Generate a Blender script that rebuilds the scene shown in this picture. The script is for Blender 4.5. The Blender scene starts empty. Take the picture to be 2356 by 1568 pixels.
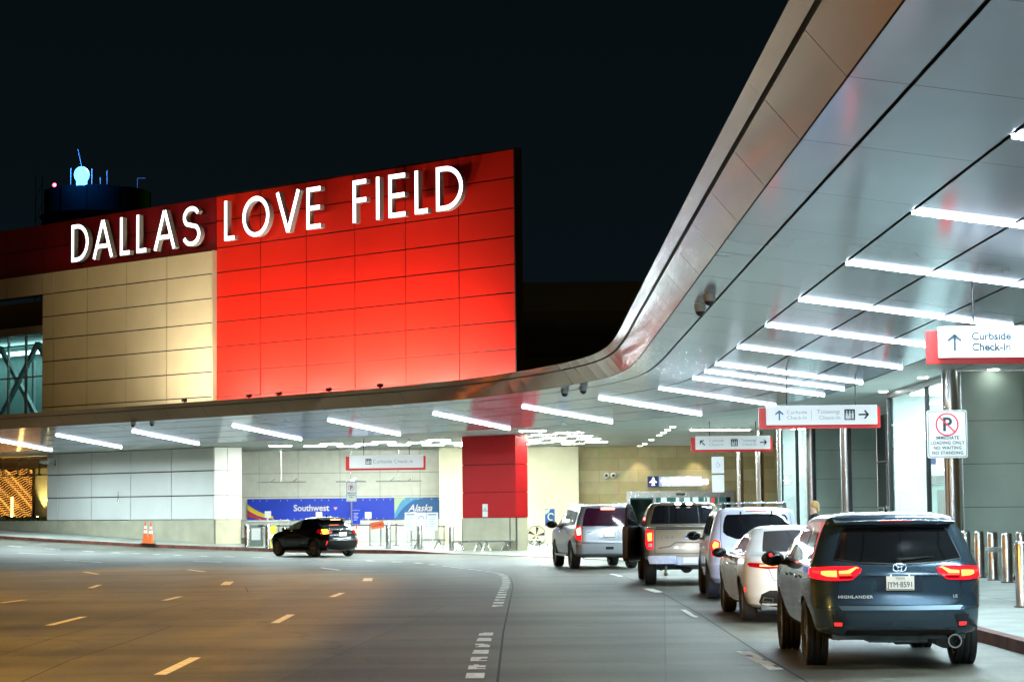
import bpy, bmesh, math, random
import numpy as np
from mathutils import Vector, Matrix
random.seed(7)
PI = math.pi
SC = bpy.context.scene
COL = SC.collection

# ---------------------------------------------------------------- camera
FPX, PITCH, ROLL, CAMH = 4900.0, math.radians(4.49), math.radians(0.57), 1.8
_f = Vector((0, math.cos(PITCH), math.sin(PITCH)))
_r = Vector((1, 0, 0)); _u = _r.cross(_f)
CR = _r*math.cos(ROLL) - _u*math.sin(ROLL)
CU = _r*math.sin(ROLL) + _u*math.cos(ROLL)
cam_d = bpy.data.cameras.new('camera'); cam = bpy.data.objects.new('camera', cam_d); COL.objects.link(cam)
cam_d.sensor_width = 36; cam_d.lens = 36*FPX/2356; cam_d.clip_end = 3000; cam_d.clip_start = 0.2
m = Matrix((( CR.x, CU.x, -_f.x, 0), (CR.y, CU.y, -_f.y, 0), (CR.z, CU.z, -_f.z, CAMH), (0, 0, 0, 1)))
cam.matrix_world = m
cam_d.dof.use_dof = False
SC.camera = cam

# ---------------------------------------------------------------- world: night sky
W = bpy.data.worlds.new("World"); SC.world = W; W.use_nodes = True
nt = W.node_tree; nt.nodes.clear()
wo = nt.nodes.new('ShaderNodeOutputWorld'); bg = nt.nodes.new('ShaderNodeBackground')
tc = nt.nodes.new('ShaderNodeTexCoord'); sx = nt.nodes.new('ShaderNodeSeparateXYZ'); cr = nt.nodes.new('ShaderNodeValToRGB')
nt.links.new(tc.outputs['Generated'], sx.inputs[0]); nt.links.new(sx.outputs['Z'], cr.inputs[0])
cr.color_ramp.elements[0].position = 0.0; cr.color_ramp.elements[0].color = (0.0032, 0.0068, 0.0092, 1)
cr.color_ramp.elements[1].position = 0.45; cr.color_ramp.elements[1].color = (0.0008, 0.0018, 0.0027, 1)
nt.links.new(cr.outputs[0], bg.inputs[0]); bg.inputs[1].default_value = 1.0
nt.links.new(bg.outputs[0], wo.inputs[0])

# distant sodium floodlight standing beyond the terminal: parallel warm light over the open roadway
sl = bpy.data.lights.new('sodium_floodlight', 'SUN'); so = bpy.data.objects.new('sodium_floodlight', sl); COL.objects.link(so)
sl.energy = 5.6; sl.color = (1.0, 0.45, 0.0); sl.angle = math.radians(4.5)
so.rotation_euler = Vector((5.6, 9.0, 6.4)).to_track_quat('Z', 'Y').to_euler()

SC.view_settings.view_transform = 'Standard'; SC.view_settings.look = 'None'
SC.view_settings.exposure = 0.0; SC.view_settings.gamma = 1.0
SC.render.engine = 'CYCLES'
SC.cycles.use_denoising = True
SC.cycles.max_bounces = 8; SC.cycles.diffuse_bounces = 4; SC.cycles.glossy_bounces = 4
SC.cycles.sample_clamp_indirect = 6.0
SC.cycles.use_light_tree = True

# ---------------------------------------------------------------- geometry helpers
CP = Vector((0, 0, CAMH))
def ray(u, v): return CR*((u-1178)/FPX) + CU*((784-v)/FPX) + _f
def aty(u, v, y): d = ray(u, v); return CP + d*(y/d.y)
def atz(u, v, z): d = ray(u, v); return CP + d*((z-CAMH)/d.z)
WD = Vector((0.744, -0.668, 0)).normalized()     # along the red wall, to the right
WN = Vector((-WD.y*-1, -WD.x, 0)); WN = Vector((-0.668, -0.744, 0)).normalized()
WP = Vector((-14.49, 104.0, 0))
def rise(x, y):
    t = -((x-WP.x)*WD.x + (y-WP.y)*WD.y) + 1.0
    t = math.log1p(math.exp(min(t, 60.0))) if t < 30 else t
    return 0.044*t if t > 1e-4 else 0.0
def G(u, v, dz=0.0):
    d = ray(u, v); lo = 5.0; t = lo
    while t < 400:
        p = CP + d*t
        if p.z < rise(p.x, p.y)+dz: break
        lo = t; t += 0.5
    hi = t
    for _ in range(30):
        t = (lo+hi)/2; p = CP + d*t
        if p.z < rise(p.x, p.y)+dz: hi = t
        else: lo = t
    return p

MATS = {}
def node_mat(name):
    m_ = bpy.data.materials.new(name); m_.use_nodes = True; t = m_.node_tree; t.nodes.clear()
    out = t.nodes.new('ShaderNodeOutputMaterial'); b = t.nodes.new('ShaderNodeBsdfPrincipled')
    t.links.new(b.outputs[0], out.inputs[0]); MATS[name] = m_
    return m_, t, b, out
def mat(name, col, rough=0.5, metal=0.0, emit=None, es=0.0, coat=0.0, var=0.06, vscale=3.0, spec=0.5, bump=0.0, bscale=30.0, aniso=0.0, vc=None, rvar=0.0):
    """principled material with a little procedural variation of its own colour"""
    if name in MATS: return MATS[name]
    m_, t, b, out = node_mat(name)
    b.inputs['Roughness'].default_value = rough; b.inputs['Metallic'].default_value = metal
    b.inputs['Specular IOR Level'].default_value = spec
    if coat: b.inputs['Coat Weight'].default_value = coat; b.inputs['Coat Roughness'].default_value = 0.04
    c4 = (*col, 1)
    if var > 0:
        g = t.nodes.new('ShaderNodeNewGeometry'); n = t.nodes.new('ShaderNodeTexNoise'); n.inputs['Scale'].default_value = vscale; n.inputs['Detail'].default_value = 4
        oc = t.nodes.new('ShaderNodeTexCoord'); t.links.new(oc.outputs['Object'], n.inputs['Vector'])
        r = t.nodes.new('ShaderNodeValToRGB'); r.color_ramp.elements[0].position = 0.3; r.color_ramp.elements[1].position = 0.7
        lo = tuple(max(0, c*(1-var)) for c in col) if vc is None else vc
        hi = tuple(min(1, c*(1+var)) for c in col)
        r.color_ramp.elements[0].color = (*lo, 1); r.color_ramp.elements[1].color = (*hi, 1)
        t.links.new(n.outputs[0], r.inputs[0]); t.links.new(r.outputs[0], b.inputs['Base Color'])
        if rvar > 0:
            mr = t.nodes.new('ShaderNodeMapRange'); mr.inputs[3].default_value = max(0.02, rough-rvar); mr.inputs[4].default_value = rough+rvar
            t.links.new(n.outputs[0], mr.inputs[0]); t.links.new(mr.outputs[0], b.inputs['Roughness'])
    else: b.inputs['Base Color'].default_value = c4
    if emit is not None:
        b.inputs['Emission Color'].default_value = (*emit, 1); b.inputs['Emission Strength'].default_value = es
    if bump > 0:
        oc2 = t.nodes.new('ShaderNodeTexCoord'); n2 = t.nodes.new('ShaderNodeTexNoise'); n2.inputs['Scale'].default_value = bscale; n2.inputs['Detail'].default_value = 5
        t.links.new(oc2.outputs['Object'], n2.inputs['Vector'])
        bp = t.nodes.new('ShaderNodeBump'); bp.inputs['Strength'].default_value = bump; bp.inputs['Distance'].default_value = 0.02
        t.links.new(n2.outputs[0], bp.inputs['Height']); t.links.new(bp.outputs[0], b.inputs['Normal'])
    return m_
def glow(name, col, s): return mat(name, (0.02, 0.02, 0.02), 0.4, emit=col, es=s, var=0)

class MB:
    def __init__(s): s.v = []; s.f = []; s.m = []; s.cur = 0; s.sm = []; s.smooth = False
    def face(s, idx): s.f.append(tuple(idx)); s.m.append(s.cur); s.sm.append(s.smooth)
    def quad(s, *ps):
        b = len(s.v); s.v += [tuple(p) for p in ps]; s.face(range(b, b+len(ps)))
    def hexa(s, ps):          # 8 corner points, bottom ring then top ring (counter-clockwise from above)
        b = len(s.v); s.v += [tuple(p) for p in ps]
        for f in ((3,2,1,0), (4,5,6,7), (0,1,5,4), (1,2,6,5), (2,3,7,6), (3,0,4,7)): s.face([b+i for i in f])
    def box(s, x0, x1, y0, y1, z0, z1):
        if x0 > x1: x0, x1 = x1, x0
        if y0 > y1: y0, y1 = y1, y0
        if z0 > z1: z0, z1 = z1, z0
        s.hexa([(x0,y0,z0),(x1,y0,z0),(x1,y1,z0),(x0,y1,z0),(x0,y0,z1),(x1,y0,z1),(x1,y1,z1),(x0,y1,z1)]); return s
    def tube(s, p0, p1, r0, r1=None, n=10, cap=True):
        p0 = Vector(p0); p1 = Vector(p1); r1 = r0 if r1 is None else r1
        d = (p1-p0).normalized(); a = d.orthogonal().normalized(); c = d.cross(a)
        b = len(s.v)
        for p, r in ((p0, r0), (p1, r1)):
            for i in range(n):
                t = 2*PI*i/n; s.v.append(tuple(p + a*math.cos(t)*r + c*math.sin(t)*r))
        sm = s.smooth; s.smooth = True
        for i in range(n): j = (i+1) % n; s.face((b+i, b+j, b+n+j, b+n+i))
        s.smooth = sm
        if cap: s.face([b+i for i in range(n)][::-1]); s.face([b+n+i for i in range(n)])
        return s
    def lathe(s, prof, n=24, org=(0,0,0), axis='z', close=False):   # prof: (r, h)
        b = len(s.v); ox, oy, oz = org; k = len(prof)
        for i in range(n):
            t = 2*PI*i/n; c, q = math.cos(t), math.sin(t)
            for r, h in prof:
                if axis == 'z': s.v.append((ox+r*c, oy+r*q, oz+h))
                elif axis == 'x': s.v.append((ox+h, oy+r*c, oz+r*q))
                else: s.v.append((ox+r*q, oy+h, oz+r*c))
        sm = s.smooth; s.smooth = True
        for i in range(n):
            j = (i+1) % n
            for a in range(k-1 if not close else k):
                a2 = (a+1) % k; s.face((b+i*k+a, b+j*k+a, b+j*k+a2, b+i*k+a2))
        s.smooth = sm; return s
    def prism(s, pts, h, mtx=None):    # pts (x,z) polygon -> extruded along +y by h
        b = len(s.v); n = len(pts)
        for y in (0, h):
            for x, z in pts:
                p = Vector((x, y, z)); p = mtx @ p if mtx else p; s.v.append(tuple(p))
        s.face([b+i for i in range(n)]); s.face([b+n+i for i in range(n)][::-1])
        for i in range(n): j = (i+1) % n; s.face((b+j, b+i, b+n+i, b+n+j))
        return s
    def sphere(s, c, r, n=12, sc=(1,1,1)):
        prof = [(r*math.sin(PI*i/8), -r*math.cos(PI*i/8)) for i in range(9)]
        b = len(s.v); s.lathe([(max(a,1e-4), h) for a, h in prof], n)
        for i in range(b, len(s.v)):
            x, y, z = s.v[i]; s.v[i] = (c[0]+x*sc[0], c[1]+y*sc[1], c[2]+z*sc[2])
        return s
    def build(s, name, mats, parent=None, bevel=0, angle=35):
        me = bpy.data.meshes.new(name); me.from_pydata(s.v, [], s.f)
        if not isinstance(mats, (list, tuple)): mats = [mats]
        for q in mats: me.materials.append(q)
        me.polygons.foreach_set('material_index', s.m)
        anys = any(s.sm)
        if anys: me.polygons.foreach_set('use_smooth', s.sm)
        me.update()
        bm = bmesh.new(); bm.from_mesh(me); bmesh.ops.recalc_face_normals(bm, faces=bm.faces); bm.to_mesh(me); bm.free()
        if anys: me.set_sharp_from_angle(angle=math.radians(angle))
        o = bpy.data.objects.new(name, me); COL.objects.link(o)
        if parent: o.parent = parent
        if bevel:
            md = o.modifiers.new('bevel', 'BEVEL'); md.width = bevel; md.segments = 2; md.limit_method = 'ANGLE'
        return o

def tag(o, label=None, cat=None, group=None, kind=None):
    if label: o['label'] = label
    if cat: o['category'] = cat
    if group: o['group'] = group
    if kind: o['kind'] = kind
    return o
def thing(name, label, cat, loc=(0,0,0), rz=0, group=None):
    o = bpy.data.objects.new(name, None); COL.objects.link(o); o.location = loc; o.rotation_euler = (0, 0, rz)
    o.empty_display_size = 0.3
    return tag(o, label, cat, group)
def copy_tree(o, parent=None):
    c = o.copy(); COL.objects.link(c); c.parent = parent
    for ch in o.children: copy_tree(ch, c)
    return c
def part(o, label):
    o['label'] = label; return o
def text(body, size, mt, parent, loc=(0,0,0), name='lettering', align='CENTER', sx=1.0, ext=0.002, bold=0.0, rot=(PI/2, 0, 0), spacing=1.0, shear=0.0):
    cu = bpy.data.curves.new(name, 'FONT'); cu.body = body; cu.size = size; cu.align_x = align; cu.align_y = 'CENTER'
    cu.extrude = ext; cu.offset = bold; cu.space_character = spacing; cu.resolution_u = 3; cu.shear = shear; cu.space_line = 1.0
    t = bpy.data.objects.new(name, cu); COL.objects.link(t)
    dg = bpy.context.evaluated_depsgraph_get(); me = bpy.data.meshes.new_from_object(t.evaluated_get(dg))
    COL.objects.unlink(t); bpy.data.objects.remove(t)
    o = bpy.data.objects.new(name, me); me.materials.clear(); me.materials.append(mt); COL.objects.link(o)
    o.parent = parent; o.location = loc; o.rotation_euler = rot; o.scale = (sx, 1, 1)
    return o
def wframe(s, off=0.0, z=0.0):   # point on the red wall's plane
    p = WP + WD*s + WN*off; return Vector((p.x, p.y, z))
WRZ = math.atan2(WD.y, WD.x)     # rotation that lays local +x along the wall; local -y faces the road

def smooth_path(pts, step=0.6):
    P = [Vector((p[0], p[1], 0)) for p in pts]; out = []
    for i in range(len(P)-1):
        p0 = P[max(i-1, 0)]; p1 = P[i]; p2 = P[i+1]; p3 = P[min(i+2, len(P)-1)]
        n = max(2, int((p2-p1).length/step))
        for k in range(n):
            t = k/n
            out.append(0.5*((2*p1)+(p2-p0)*t+(2*p0-5*p1+4*p2-p3)*t*t+(3*p1-p0-3*p2+p3)*t**3))
    out.append(P[-1]); return out
class Path:
    def __init__(s, pts, step=0.5, blur=0):
        s.p = smooth_path(pts, step)
        for _ in range(blur):
            q = list(s.p)
            for i in range(1, len(q)-1): q[i] = (s.p[i-1]+s.p[i]*2+s.p[i+1])/4
            s.p = q
        s.d = [0.0]
        for a, b in zip(s.p, s.p[1:]): s.d.append(s.d[-1]+(b-a).length)
        s.L = s.d[-1]
    def at(s, t, off=0.0, z=0.0):
        t = min(max(t, 0), s.L-1e-4)
        i = int(np.searchsorted(s.d, t, side='right'))-1; i = min(i, len(s.p)-2)
        k = (t-s.d[i])/(s.d[i+1]-s.d[i]); p = s.p[i].lerp(s.p[i+1], k)
        def tg(j):
            j = min(max(j, 1), len(s.p)-2); return (s.p[j+1]-s.p[j-1]).normalized()
        d = tg(i).lerp(tg(i+1), k).normalized(); n = Vector((d.y, -d.x, 0))   # to the right of travel
        q = p+n*off; return Vector((q.x, q.y, z))
    def near(s, x, y):
        q = Vector((x, y, 0)); i = min(range(len(s.p)), key=lambda j: (s.p[j]-q).length); return s.d[i]
# ================================================================ materials of the setting
def road_material():
    m_, t, b, out = node_mat('road_concrete')
    tc = t.nodes.new('ShaderNodeTexCoord'); N = t.nodes.new; L = t.links.new
    def noise(scale, detail, stretch=None, rough=0.55):
        n = N('ShaderNodeTexNoise'); n.inputs['Scale'].default_value = scale; n.inputs['Detail'].default_value = detail; n.inputs['Roughness'].default_value = rough
        mp = N('ShaderNodeMapping'); L(tc.outputs['Object'], mp.inputs[0])
        if stretch: mp.inputs['Scale'].default_value = stretch
        L(mp.outputs[0], n.inputs['Vector']); return n
    n1 = noise(0.12, 3); n2 = noise(1.0, 6, (1, 0.25, 1)); n3 = noise(13, 6, None, 0.8); n4 = noise(0.5, 4, (0.12, 1.4, 1)); n5 = noise(150, 2, None, 0.8)
    def mixv(a, bb, f):
        q = N('ShaderNodeMath'); q.operation = 'MULTIPLY_ADD'; L(a, q.inputs[0]); q.inputs[1].default_value = f; L(bb, q.inputs[2]); return q.outputs[0]
    acc = mixv(n1.outputs[0], n2.outputs[0], 0.9); acc = mixv(n3.outputs[0], acc, 0.8); acc = mixv(n4.outputs[0], acc, 0.9); acc = mixv(n5.outputs[0], acc, 0.5)
    mr = N('ShaderNodeMapRange'); mr.inputs[1].default_value = 1.72; mr.inputs[2].default_value = 2.42; L(acc, mr.inputs[0])
    cr_ = N('ShaderNodeValToRGB'); cr_.color_ramp.elements[0].color = (0.022, 0.023, 0.017, 1); cr_.color_ramp.elements[1].color = (0.19, 0.192, 0.145, 1)
    L(mr.outputs[0], cr_.inputs[0])
    vo = N('ShaderNodeTexVoronoi'); vo.inputs['Scale'].default_value = 0.8; vo.inputs['Randomness'].default_value = 1.0; L(tc.outputs['Object'], vo.inputs['Vector'])
    nn = N('ShaderNodeMath'); nn.operation = 'MULTIPLY_ADD'; nn.inputs[1].default_value = 0.35; L(n3.outputs[0], nn.inputs[0]); L(vo.outputs['Distance'], nn.inputs[2])
    sp = N('ShaderNodeMapRange'); sp.inputs[1].default_value = 0.20; sp.inputs[2].default_value = 0.36; sp.inputs[3].default_value = 0.45; sp.inputs[4].default_value = 1.0; L(nn.outputs[0], sp.inputs[0])
    v2 = N('ShaderNodeTexVoronoi'); v2.feature = 'DISTANCE_TO_EDGE'; v2.inputs['Scale'].default_value = 0.11; wn = noise(0.7, 6, None, 0.7)
    wv = N('ShaderNodeVectorMath'); wv.operation = 'MULTIPLY_ADD'; wv.inputs[1].default_value = (2.2, 2.2, 0); L(wn.outputs['Color'], wv.inputs[0]); L(tc.outputs['Object'], wv.inputs[2]); L(wv.outputs[0], v2.inputs['Vector'])
    ck = N('ShaderNodeMapRange'); ck.inputs[1].default_value = 0.0; ck.inputs[2].default_value = 0.0035; ck.inputs[3].default_value = 0.35; ck.inputs[4].default_value = 1.0; L(v2.outputs['Distance'], ck.inputs[0])
    m1 = N('ShaderNodeMath'); m1.operation = 'MULTIPLY'; L(sp.outputs[0], m1.inputs[0]); L(ck.outputs[0], m1.inputs[1])
    bk = N('ShaderNodeTexBrick'); bk.inputs['Scale'].default_value = 1.0; bk.inputs['Brick Width'].default_value = 6.2; bk.inputs['Row Height'].default_value = 4.1; bk.inputs['Mortar Size'].default_value = 0.012; bk.offset = 0.0
    bk.inputs['Color1'].default_value = (1, 1, 1, 1); bk.inputs['Color2'].default_value = (.74, .74, .74, 1); bk.inputs['Mortar'].default_value = (.5, .5, .5, 1)
    bm_ = N('ShaderNodeMapping'); bm_.inputs['Rotation'].default_value = (0, 0, math.radians(94)); L(tc.outputs['Object'], bm_.inputs[0]); L(bm_.outputs[0], bk.inputs['Vector'])
    m2_ = N('ShaderNodeMath'); m2_.operation = 'MULTIPLY'; L(m1.outputs[0], m2_.inputs[0]); L(bk.outputs['Color'], m2_.inputs[1]); m1 = m2_
    mm = N('ShaderNodeVectorMath'); mm.operation = 'SCALE'; L(cr_.outputs[0], mm.inputs[0]); L(m1.outputs[0], mm.inputs['Scale']); L(mm.outputs[0], b.inputs['Base Color'])
    rr = N('ShaderNodeMapRange'); rr.inputs[3].default_value = 0.42; rr.inputs[4].default_value = 0.66; L(n2.outputs[0], rr.inputs[0]); L(rr.outputs[0], b.inputs['Roughness'])
    bp = N('ShaderNodeBump'); bp.inputs['Strength'].default_value = 0.35; bp.inputs['Distance'].default_value = 0.01; L(n3.outputs[0], bp.inputs['Height']); L(bp.outputs[0], b.inputs['Normal'])
    return m_
M_road = road_material()
M_walk = mat('sidewalk_concrete', (0.27, 0.30, 0.275), 0.6, var=0.2, vscale=1.3, bump=0.2, bscale=40)
M_kerb = mat('kerb_red_paint', (0.16, 0.05, 0.035), 0.7, var=0.5, vscale=2.5, bump=0.3)
M_line = mat('white_road_paint', (0.72, 0.72, 0.68), 0.6, var=0.25, vscale=9)
M_joint = mat('joint_tar', (0.012, 0.012, 0.012), 0.7, var=0)
M_black = mat('black_gap', (0.008, 0.008, 0.008), 0.6, var=0)
M_soffit = mat('soffit_metal', (0.66, 0.77, 1.0), 0.15, 0.5, var=0.05, vscale=0.35, rvar=0.06)
M_fascia = mat('fascia_metal', (0.50, 0.32, 0.21), 0.15, 0.55, var=0.05, vscale=0.4, rvar=0.06)
M_flat = mat('flat_ceiling_panel', (0.62, 0.66, 0.64), 0.5, 0.0, var=0.05, vscale=0.4)
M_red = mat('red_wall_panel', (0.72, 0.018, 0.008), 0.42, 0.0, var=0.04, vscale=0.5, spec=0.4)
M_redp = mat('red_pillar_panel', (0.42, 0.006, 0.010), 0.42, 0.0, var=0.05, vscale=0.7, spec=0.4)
M_tan = mat('tan_wall_panel', (0.60, 0.53, 0.35), 0.45, 0.0, var=0.06, vscale=0.6, bump=0.04, bscale=60)
M_white = mat('pale_wall_panel', (0.82, 0.84, 0.82), 0.38, 0.0, var=0.04, vscale=0.6)
M_plinth = mat('plinth_stone', (0.50, 0.48, 0.36), 0.65, var=0.14, vscale=1.2, bump=0.15)
M_tile = mat('green_grey_tile', (0.40, 0.50, 0.45), 0.28, 0.0, var=0.10, vscale=0.8)
M_steel = mat('brushed_steel', (0.70, 0.72, 0.73), 0.27, 1.0, var=0.04, vscale=3)
M_chrome = mat('chrome', (0.8, 0.8, 0.8), 0.07, 1.0, var=0)
M_dark = mat('dark_metal', (0.03, 0.032, 0.035), 0.35, 0.5, var=0.05)
M_dark2 = mat('dark_building', (0.010, 0.015, 0.016), 0.8, var=0.3, vscale=0.3)
M_plastic = mat('black_plastic', (0.018, 0.018, 0.019), 0.45, var=0.1)
M_signw = mat('sign_white', (0.78, 0.80, 0.82), 0.35, emit=(0.85, 0.92, 1.0), es=0.3, var=0)  # weak glow added to brighten sign and board faces, which are no lamps
M_signr = mat('sign_red', (0.75, 0.03, 0.03), 0.4, var=0)
M_ink = mat('sign_ink', (0.015, 0.03, 0.045), 0.5, var=0)
M_inkg = mat('sign_ink_pale', (0.36, 0.42, 0.46), 0.5, var=0)
M_wpaint = mat('white_paint', (0.8, 0.8, 0.8), 0.4, var=0.02)
M_lens = glow('tube_lens_side', (0.72, 0.86, 1.0), 14.0)
M_tube = glow('white_tube_light', (0.72, 0.93, 1.0), 400.0)
M_tube2 = glow('indoor_tube_light', (0.93, 1.0, 0.88), 330.0)
def stone_material():
    m_, t, b, out = node_mat('stone_block_wall'); N = t.nodes.new; L = t.links.new
    tc = N('ShaderNodeTexCoord'); mp = N('ShaderNodeMapping'); mp.inputs['Rotation'].default_value = (PI/2, 0, 0); L(tc.outputs['Object'], mp.inputs[0])
    br = N('ShaderNodeTexBrick'); br.inputs['Scale'].default_value = 1.0; br.inputs['Brick Width'].default_value = 1.5; br.inputs['Row Height'].default_value = 0.62
    br.inputs['Mortar Size'].default_value = 0.006; br.inputs['Bias'].default_value = 0.0
    br.inputs['Color1'].default_value = (0.56, 0.50, 0.30, 1); br.inputs['Color2'].default_value = (0.42, 0.35, 0.17, 1); br.inputs['Mortar'].default_value = (0.25, 0.21, 0.12, 1)
    L(mp.outputs[0], br.inputs['Vector']); n = N('ShaderNodeTexNoise'); n.inputs['Scale'].default_value = 3; L(tc.outputs['Object'], n.inputs['Vector'])
    mx = N('ShaderNodeMix'); mx.data_type = 'RGBA'; mx.blend_type = 'MULTIPLY'; mx.inputs[0].default_value = 0.35; L(br.outputs[0], mx.inputs[6]); L(n.outputs['Color'], mx.inputs[7])
    L(mx.outputs[2], b.inputs['Base Color']); b.inputs['Roughness'].default_value = 0.6
    return m_
M_stone = stone_material()
def glass_material(name, tint=(0.8, 0.9, 0.9), refl=0.5):
    m_, t, b, out = node_mat(name); t.nodes.remove(b); N = t.nodes.new; L = t.links.new
    tr = N('ShaderNodeBsdfTransparent'); tr.inputs[0].default_value = (*tint, 1)
    gl = N('ShaderNodeBsdfGlossy'); gl.inputs['Roughness'].default_value = 0.03
    lw = N('ShaderNodeLayerWeight'); lw.inputs[0].default_value = 0.5
    pw = N('ShaderNodeMath'); pw.operation = 'POWER'; pw.inputs[1].default_value = 5.0; L(lw.outputs['Facing'], pw.inputs[0])
    ad = N('ShaderNodeMath'); ad.operation = 'MULTIPLY_ADD'; ad.inputs[1].default_value = refl; ad.inputs[2].default_value = 0.05; L(pw.outputs[0], ad.inputs[0])
    mx = N('ShaderNodeMixShader'); L(ad.outputs[0], mx.inputs[0]); L(tr.outputs[0], mx.inputs[1]); L(gl.outputs[0], mx.inputs[2]); L(mx.outputs[0], out.inputs[0])
    return m_
M_glass = glass_material('facade_glass')

# ================================================================ ground
def sheet(name, poly, mt, hfun, cell=3.0):
    bm = bmesh.new(); vs = [bm.verts.new((p[0], p[1], 0)) for p in poly]; bm.faces.new(vs)
    xs = [p[0] for p in poly]; ys = [p[1] for p in poly]
    def cuts(lo, hi, ax):
        c = math.ceil(lo/cell)*cell
        while c < hi:
            co = (c, 0, 0) if ax == 0 else (0, c, 0); no = (1, 0, 0) if ax == 0 else (0, 1, 0)
            bmesh.ops.bisect_plane(bm, geom=bm.verts[:]+bm.edges[:]+bm.faces[:], plane_co=co, plane_no=no); c += cell
    cuts(max(min(xs), -70), min(max(xs), 40), 0); cuts(max(min(ys), -10), min(max(ys), 150), 1)
    for v in bm.verts: v.co.z = hfun(v.co.x, v.co.y)
    bmesh.ops.triangulate(bm, faces=bm.faces); bmesh.ops.recalc_face_normals(bm, faces=bm.faces)
    me = bpy.data.meshes.new(name); bm.to_mesh(me); bm.free(); me.materials.append(mt)
    if sum(p.normal.z for p in me.polygons) < 0: me.flip_normals()
    for p in me.polygons: p.use_smooth = True
    o = bpy.data.objects.new(name, me); COL.objects.link(o); return o
road = sheet('road', [(-600, -300), (600, -300), (600, 700), (-600, 700)], M_road, lambda x, y: rise(x, y), 3.0); tag(road, kind='structure')

# kerb line: right side first, then round behind the bend and along the far left kerb
kerb_px = [(1155, 1277.5), (1093, 1275.2), (1031, 1273.5), (930, 1273), (825, 1272), (720, 1270.5), (620, 1268.5), (546, 1265.5), (430, 1261.5), (313, 1257), (219, 1251.7), (108, 1245.7), (0, 1239), (-110, 1233)]
kerb_left = [G(u, v) for u, v in kerb_px]
kr = [(6.12, -20), (6.12, 10), (6.1, 25), (6.1, 35), (6.2, 46), (6.25, 55), (5.9, 62), (4.9, 68), (3.2, 73.5), (1.2, 77.8)]
kline = smooth_path(kr + [(p.x, p.y) for p in kerb_left], 1.2)
def taper(x, y):
    def ss(a, b, t): t = min(1, max(0, (t-a)/(b-a))); return t*t*(3-2*t)
    return 0.012 + 0.138*max((1-ss(56, 63, y)), ss(2.2, 5.2, -x) if y > 66 else 0)
def hwalk(x, y): return rise(x, y) + taper(x, y)
poly = [(p.x, p.y) for p in kline] + [(-75, 190), (70, 190), (70, -20)]
sw = sheet('sidewalk', poly, M_walk, hwalk, 2.4); tag(sw, kind='structure')
kb = MB()
for a, b in zip(kline, kline[1:]):
    d = (b-a).normalized(); n = Vector((-d.y, d.x, 0))*0.02
    za, zb = rise(a.x, a.y), rise(b.x, b.y); ha, hb = taper(a.x, a.y), taper(b.x, b.y)
    A, B = a+n, b+n; C_, D_ = a-n*8, b-n*8
    kb.quad((A.x, A.y, za-0.1), (B.x, B.y, zb-0.1), (B.x-n.x*.6, B.y-n.y*.6, zb+hb+.003), (A.x-n.x*.6, A.y-n.y*.6, za+ha+.003))
    kb.quad((A.x-n.x*.6, A.y-n.y*.6, za+ha+.003), (B.x-n.x*.6, B.y-n.y*.6, zb+hb+.003), (D_.x, D_.y, zb+hb+.006), (C_.x, C_.y, za+ha+.006))
kb.cur = 1; acc_ = 0
for a, b in zip(kline, kline[1:]):
    acc_ += (b-a).length
    if acc_ > 3.0 and taper(a.x, a.y) > .05:
        acc_ = 0; d = (b-a).normalized(); n = Vector((-d.y, d.x, 0)); e = d*.012; z0 = rise(a.x, a.y); h_ = taper(a.x, a.y)
        P = [a+n*.0235-e, a+n*.0235+e]; Q = [a-n*.16-e, a-n*.16+e]
        kb.quad((P[0].x, P[0].y, z0), (P[1].x, P[1].y, z0), (P[1].x, P[1].y, z0+h_+.008), (P[0].x, P[0].y, z0+h_+.008)); kb.quad((P[0].x, P[0].y, z0+h_+.008), (P[1].x, P[1].y, z0+h_+.008), (Q[1].x, Q[1].y, z0+h_+.010), (Q[0].x, Q[0].y, z0+h_+.010))
kerb = kb.build('kerb', [M_kerb, M_joint]); tag(kerb, kind='structure')
# sidewalk joints
jb = MB()
def ribbon(b, pts, w, dz, f=None, sub=1.5):
    f = f or rise
    q = []
    for a, c in zip(pts, pts[1:]):
        n = max(1, int((c-a).length/sub)); q += [a.lerp(c, i/n) for i in range(n)]
    q.append(pts[-1])
    for a, c in zip(q, q[1:]):
        d = Vector((c.x-a.x, c.y-a.y, 0)).normalized(); n = Vector((-d.y, d.x, 0))*(w/2)
        P = [a-n, a+n, c+n, c-n]
        b.quad(*[(p.x, p.y, f(p.x, p.y)+dz) for p in P])
for y in [12+2.4*i for i in range(16)]: ribbon(jb, [Vector((6.4, y, 0)), Vector((14, y, 0))], 0.015, 0.005, hwalk)
ribbon(jb, [Vector((8.4, 5, 0)), Vector((8.4, 50, 0))], 0.015, 0.005, hwalk)
jo = jb.build('sidewalk_joint', M_joint); tag(jo, kind='structure')
# road joints
jb = MB()
seams = [[(1144.6,1568),(1157.9,1453.6),(1180,1350.5),(1178,1337.6),(1172,1326)],
         [(1880,1583),(1857,1568),(1758,1509),(1607.8,1410.6),(1522,1363),(1479,1343),(1440,1328)],
         [(-40,1525),(0,1506.5),(125,1466),(310,1416),(420,1389),(520,1372)],
         [(0,1590),(160,1518),(310,1470),(400,1438)], [(565,1350),(571,1362)]]
wid = [0.03, 0.028, 0.018, 0.018, 0.02]
for s_, w_ in zip(seams, wid): ribbon(jb, [G(*p) for p in s_], w_, 0.004)
for y in (27.2, 34.0, 41.2, 49): ribbon(jb, [Vector((-9+y*.08, y, 0)), Vector((6, y+.5, 0))], 0.012, 0.004)
jo = jb.build('road_joint', M_joint); tag(jo, kind='structure')
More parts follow.
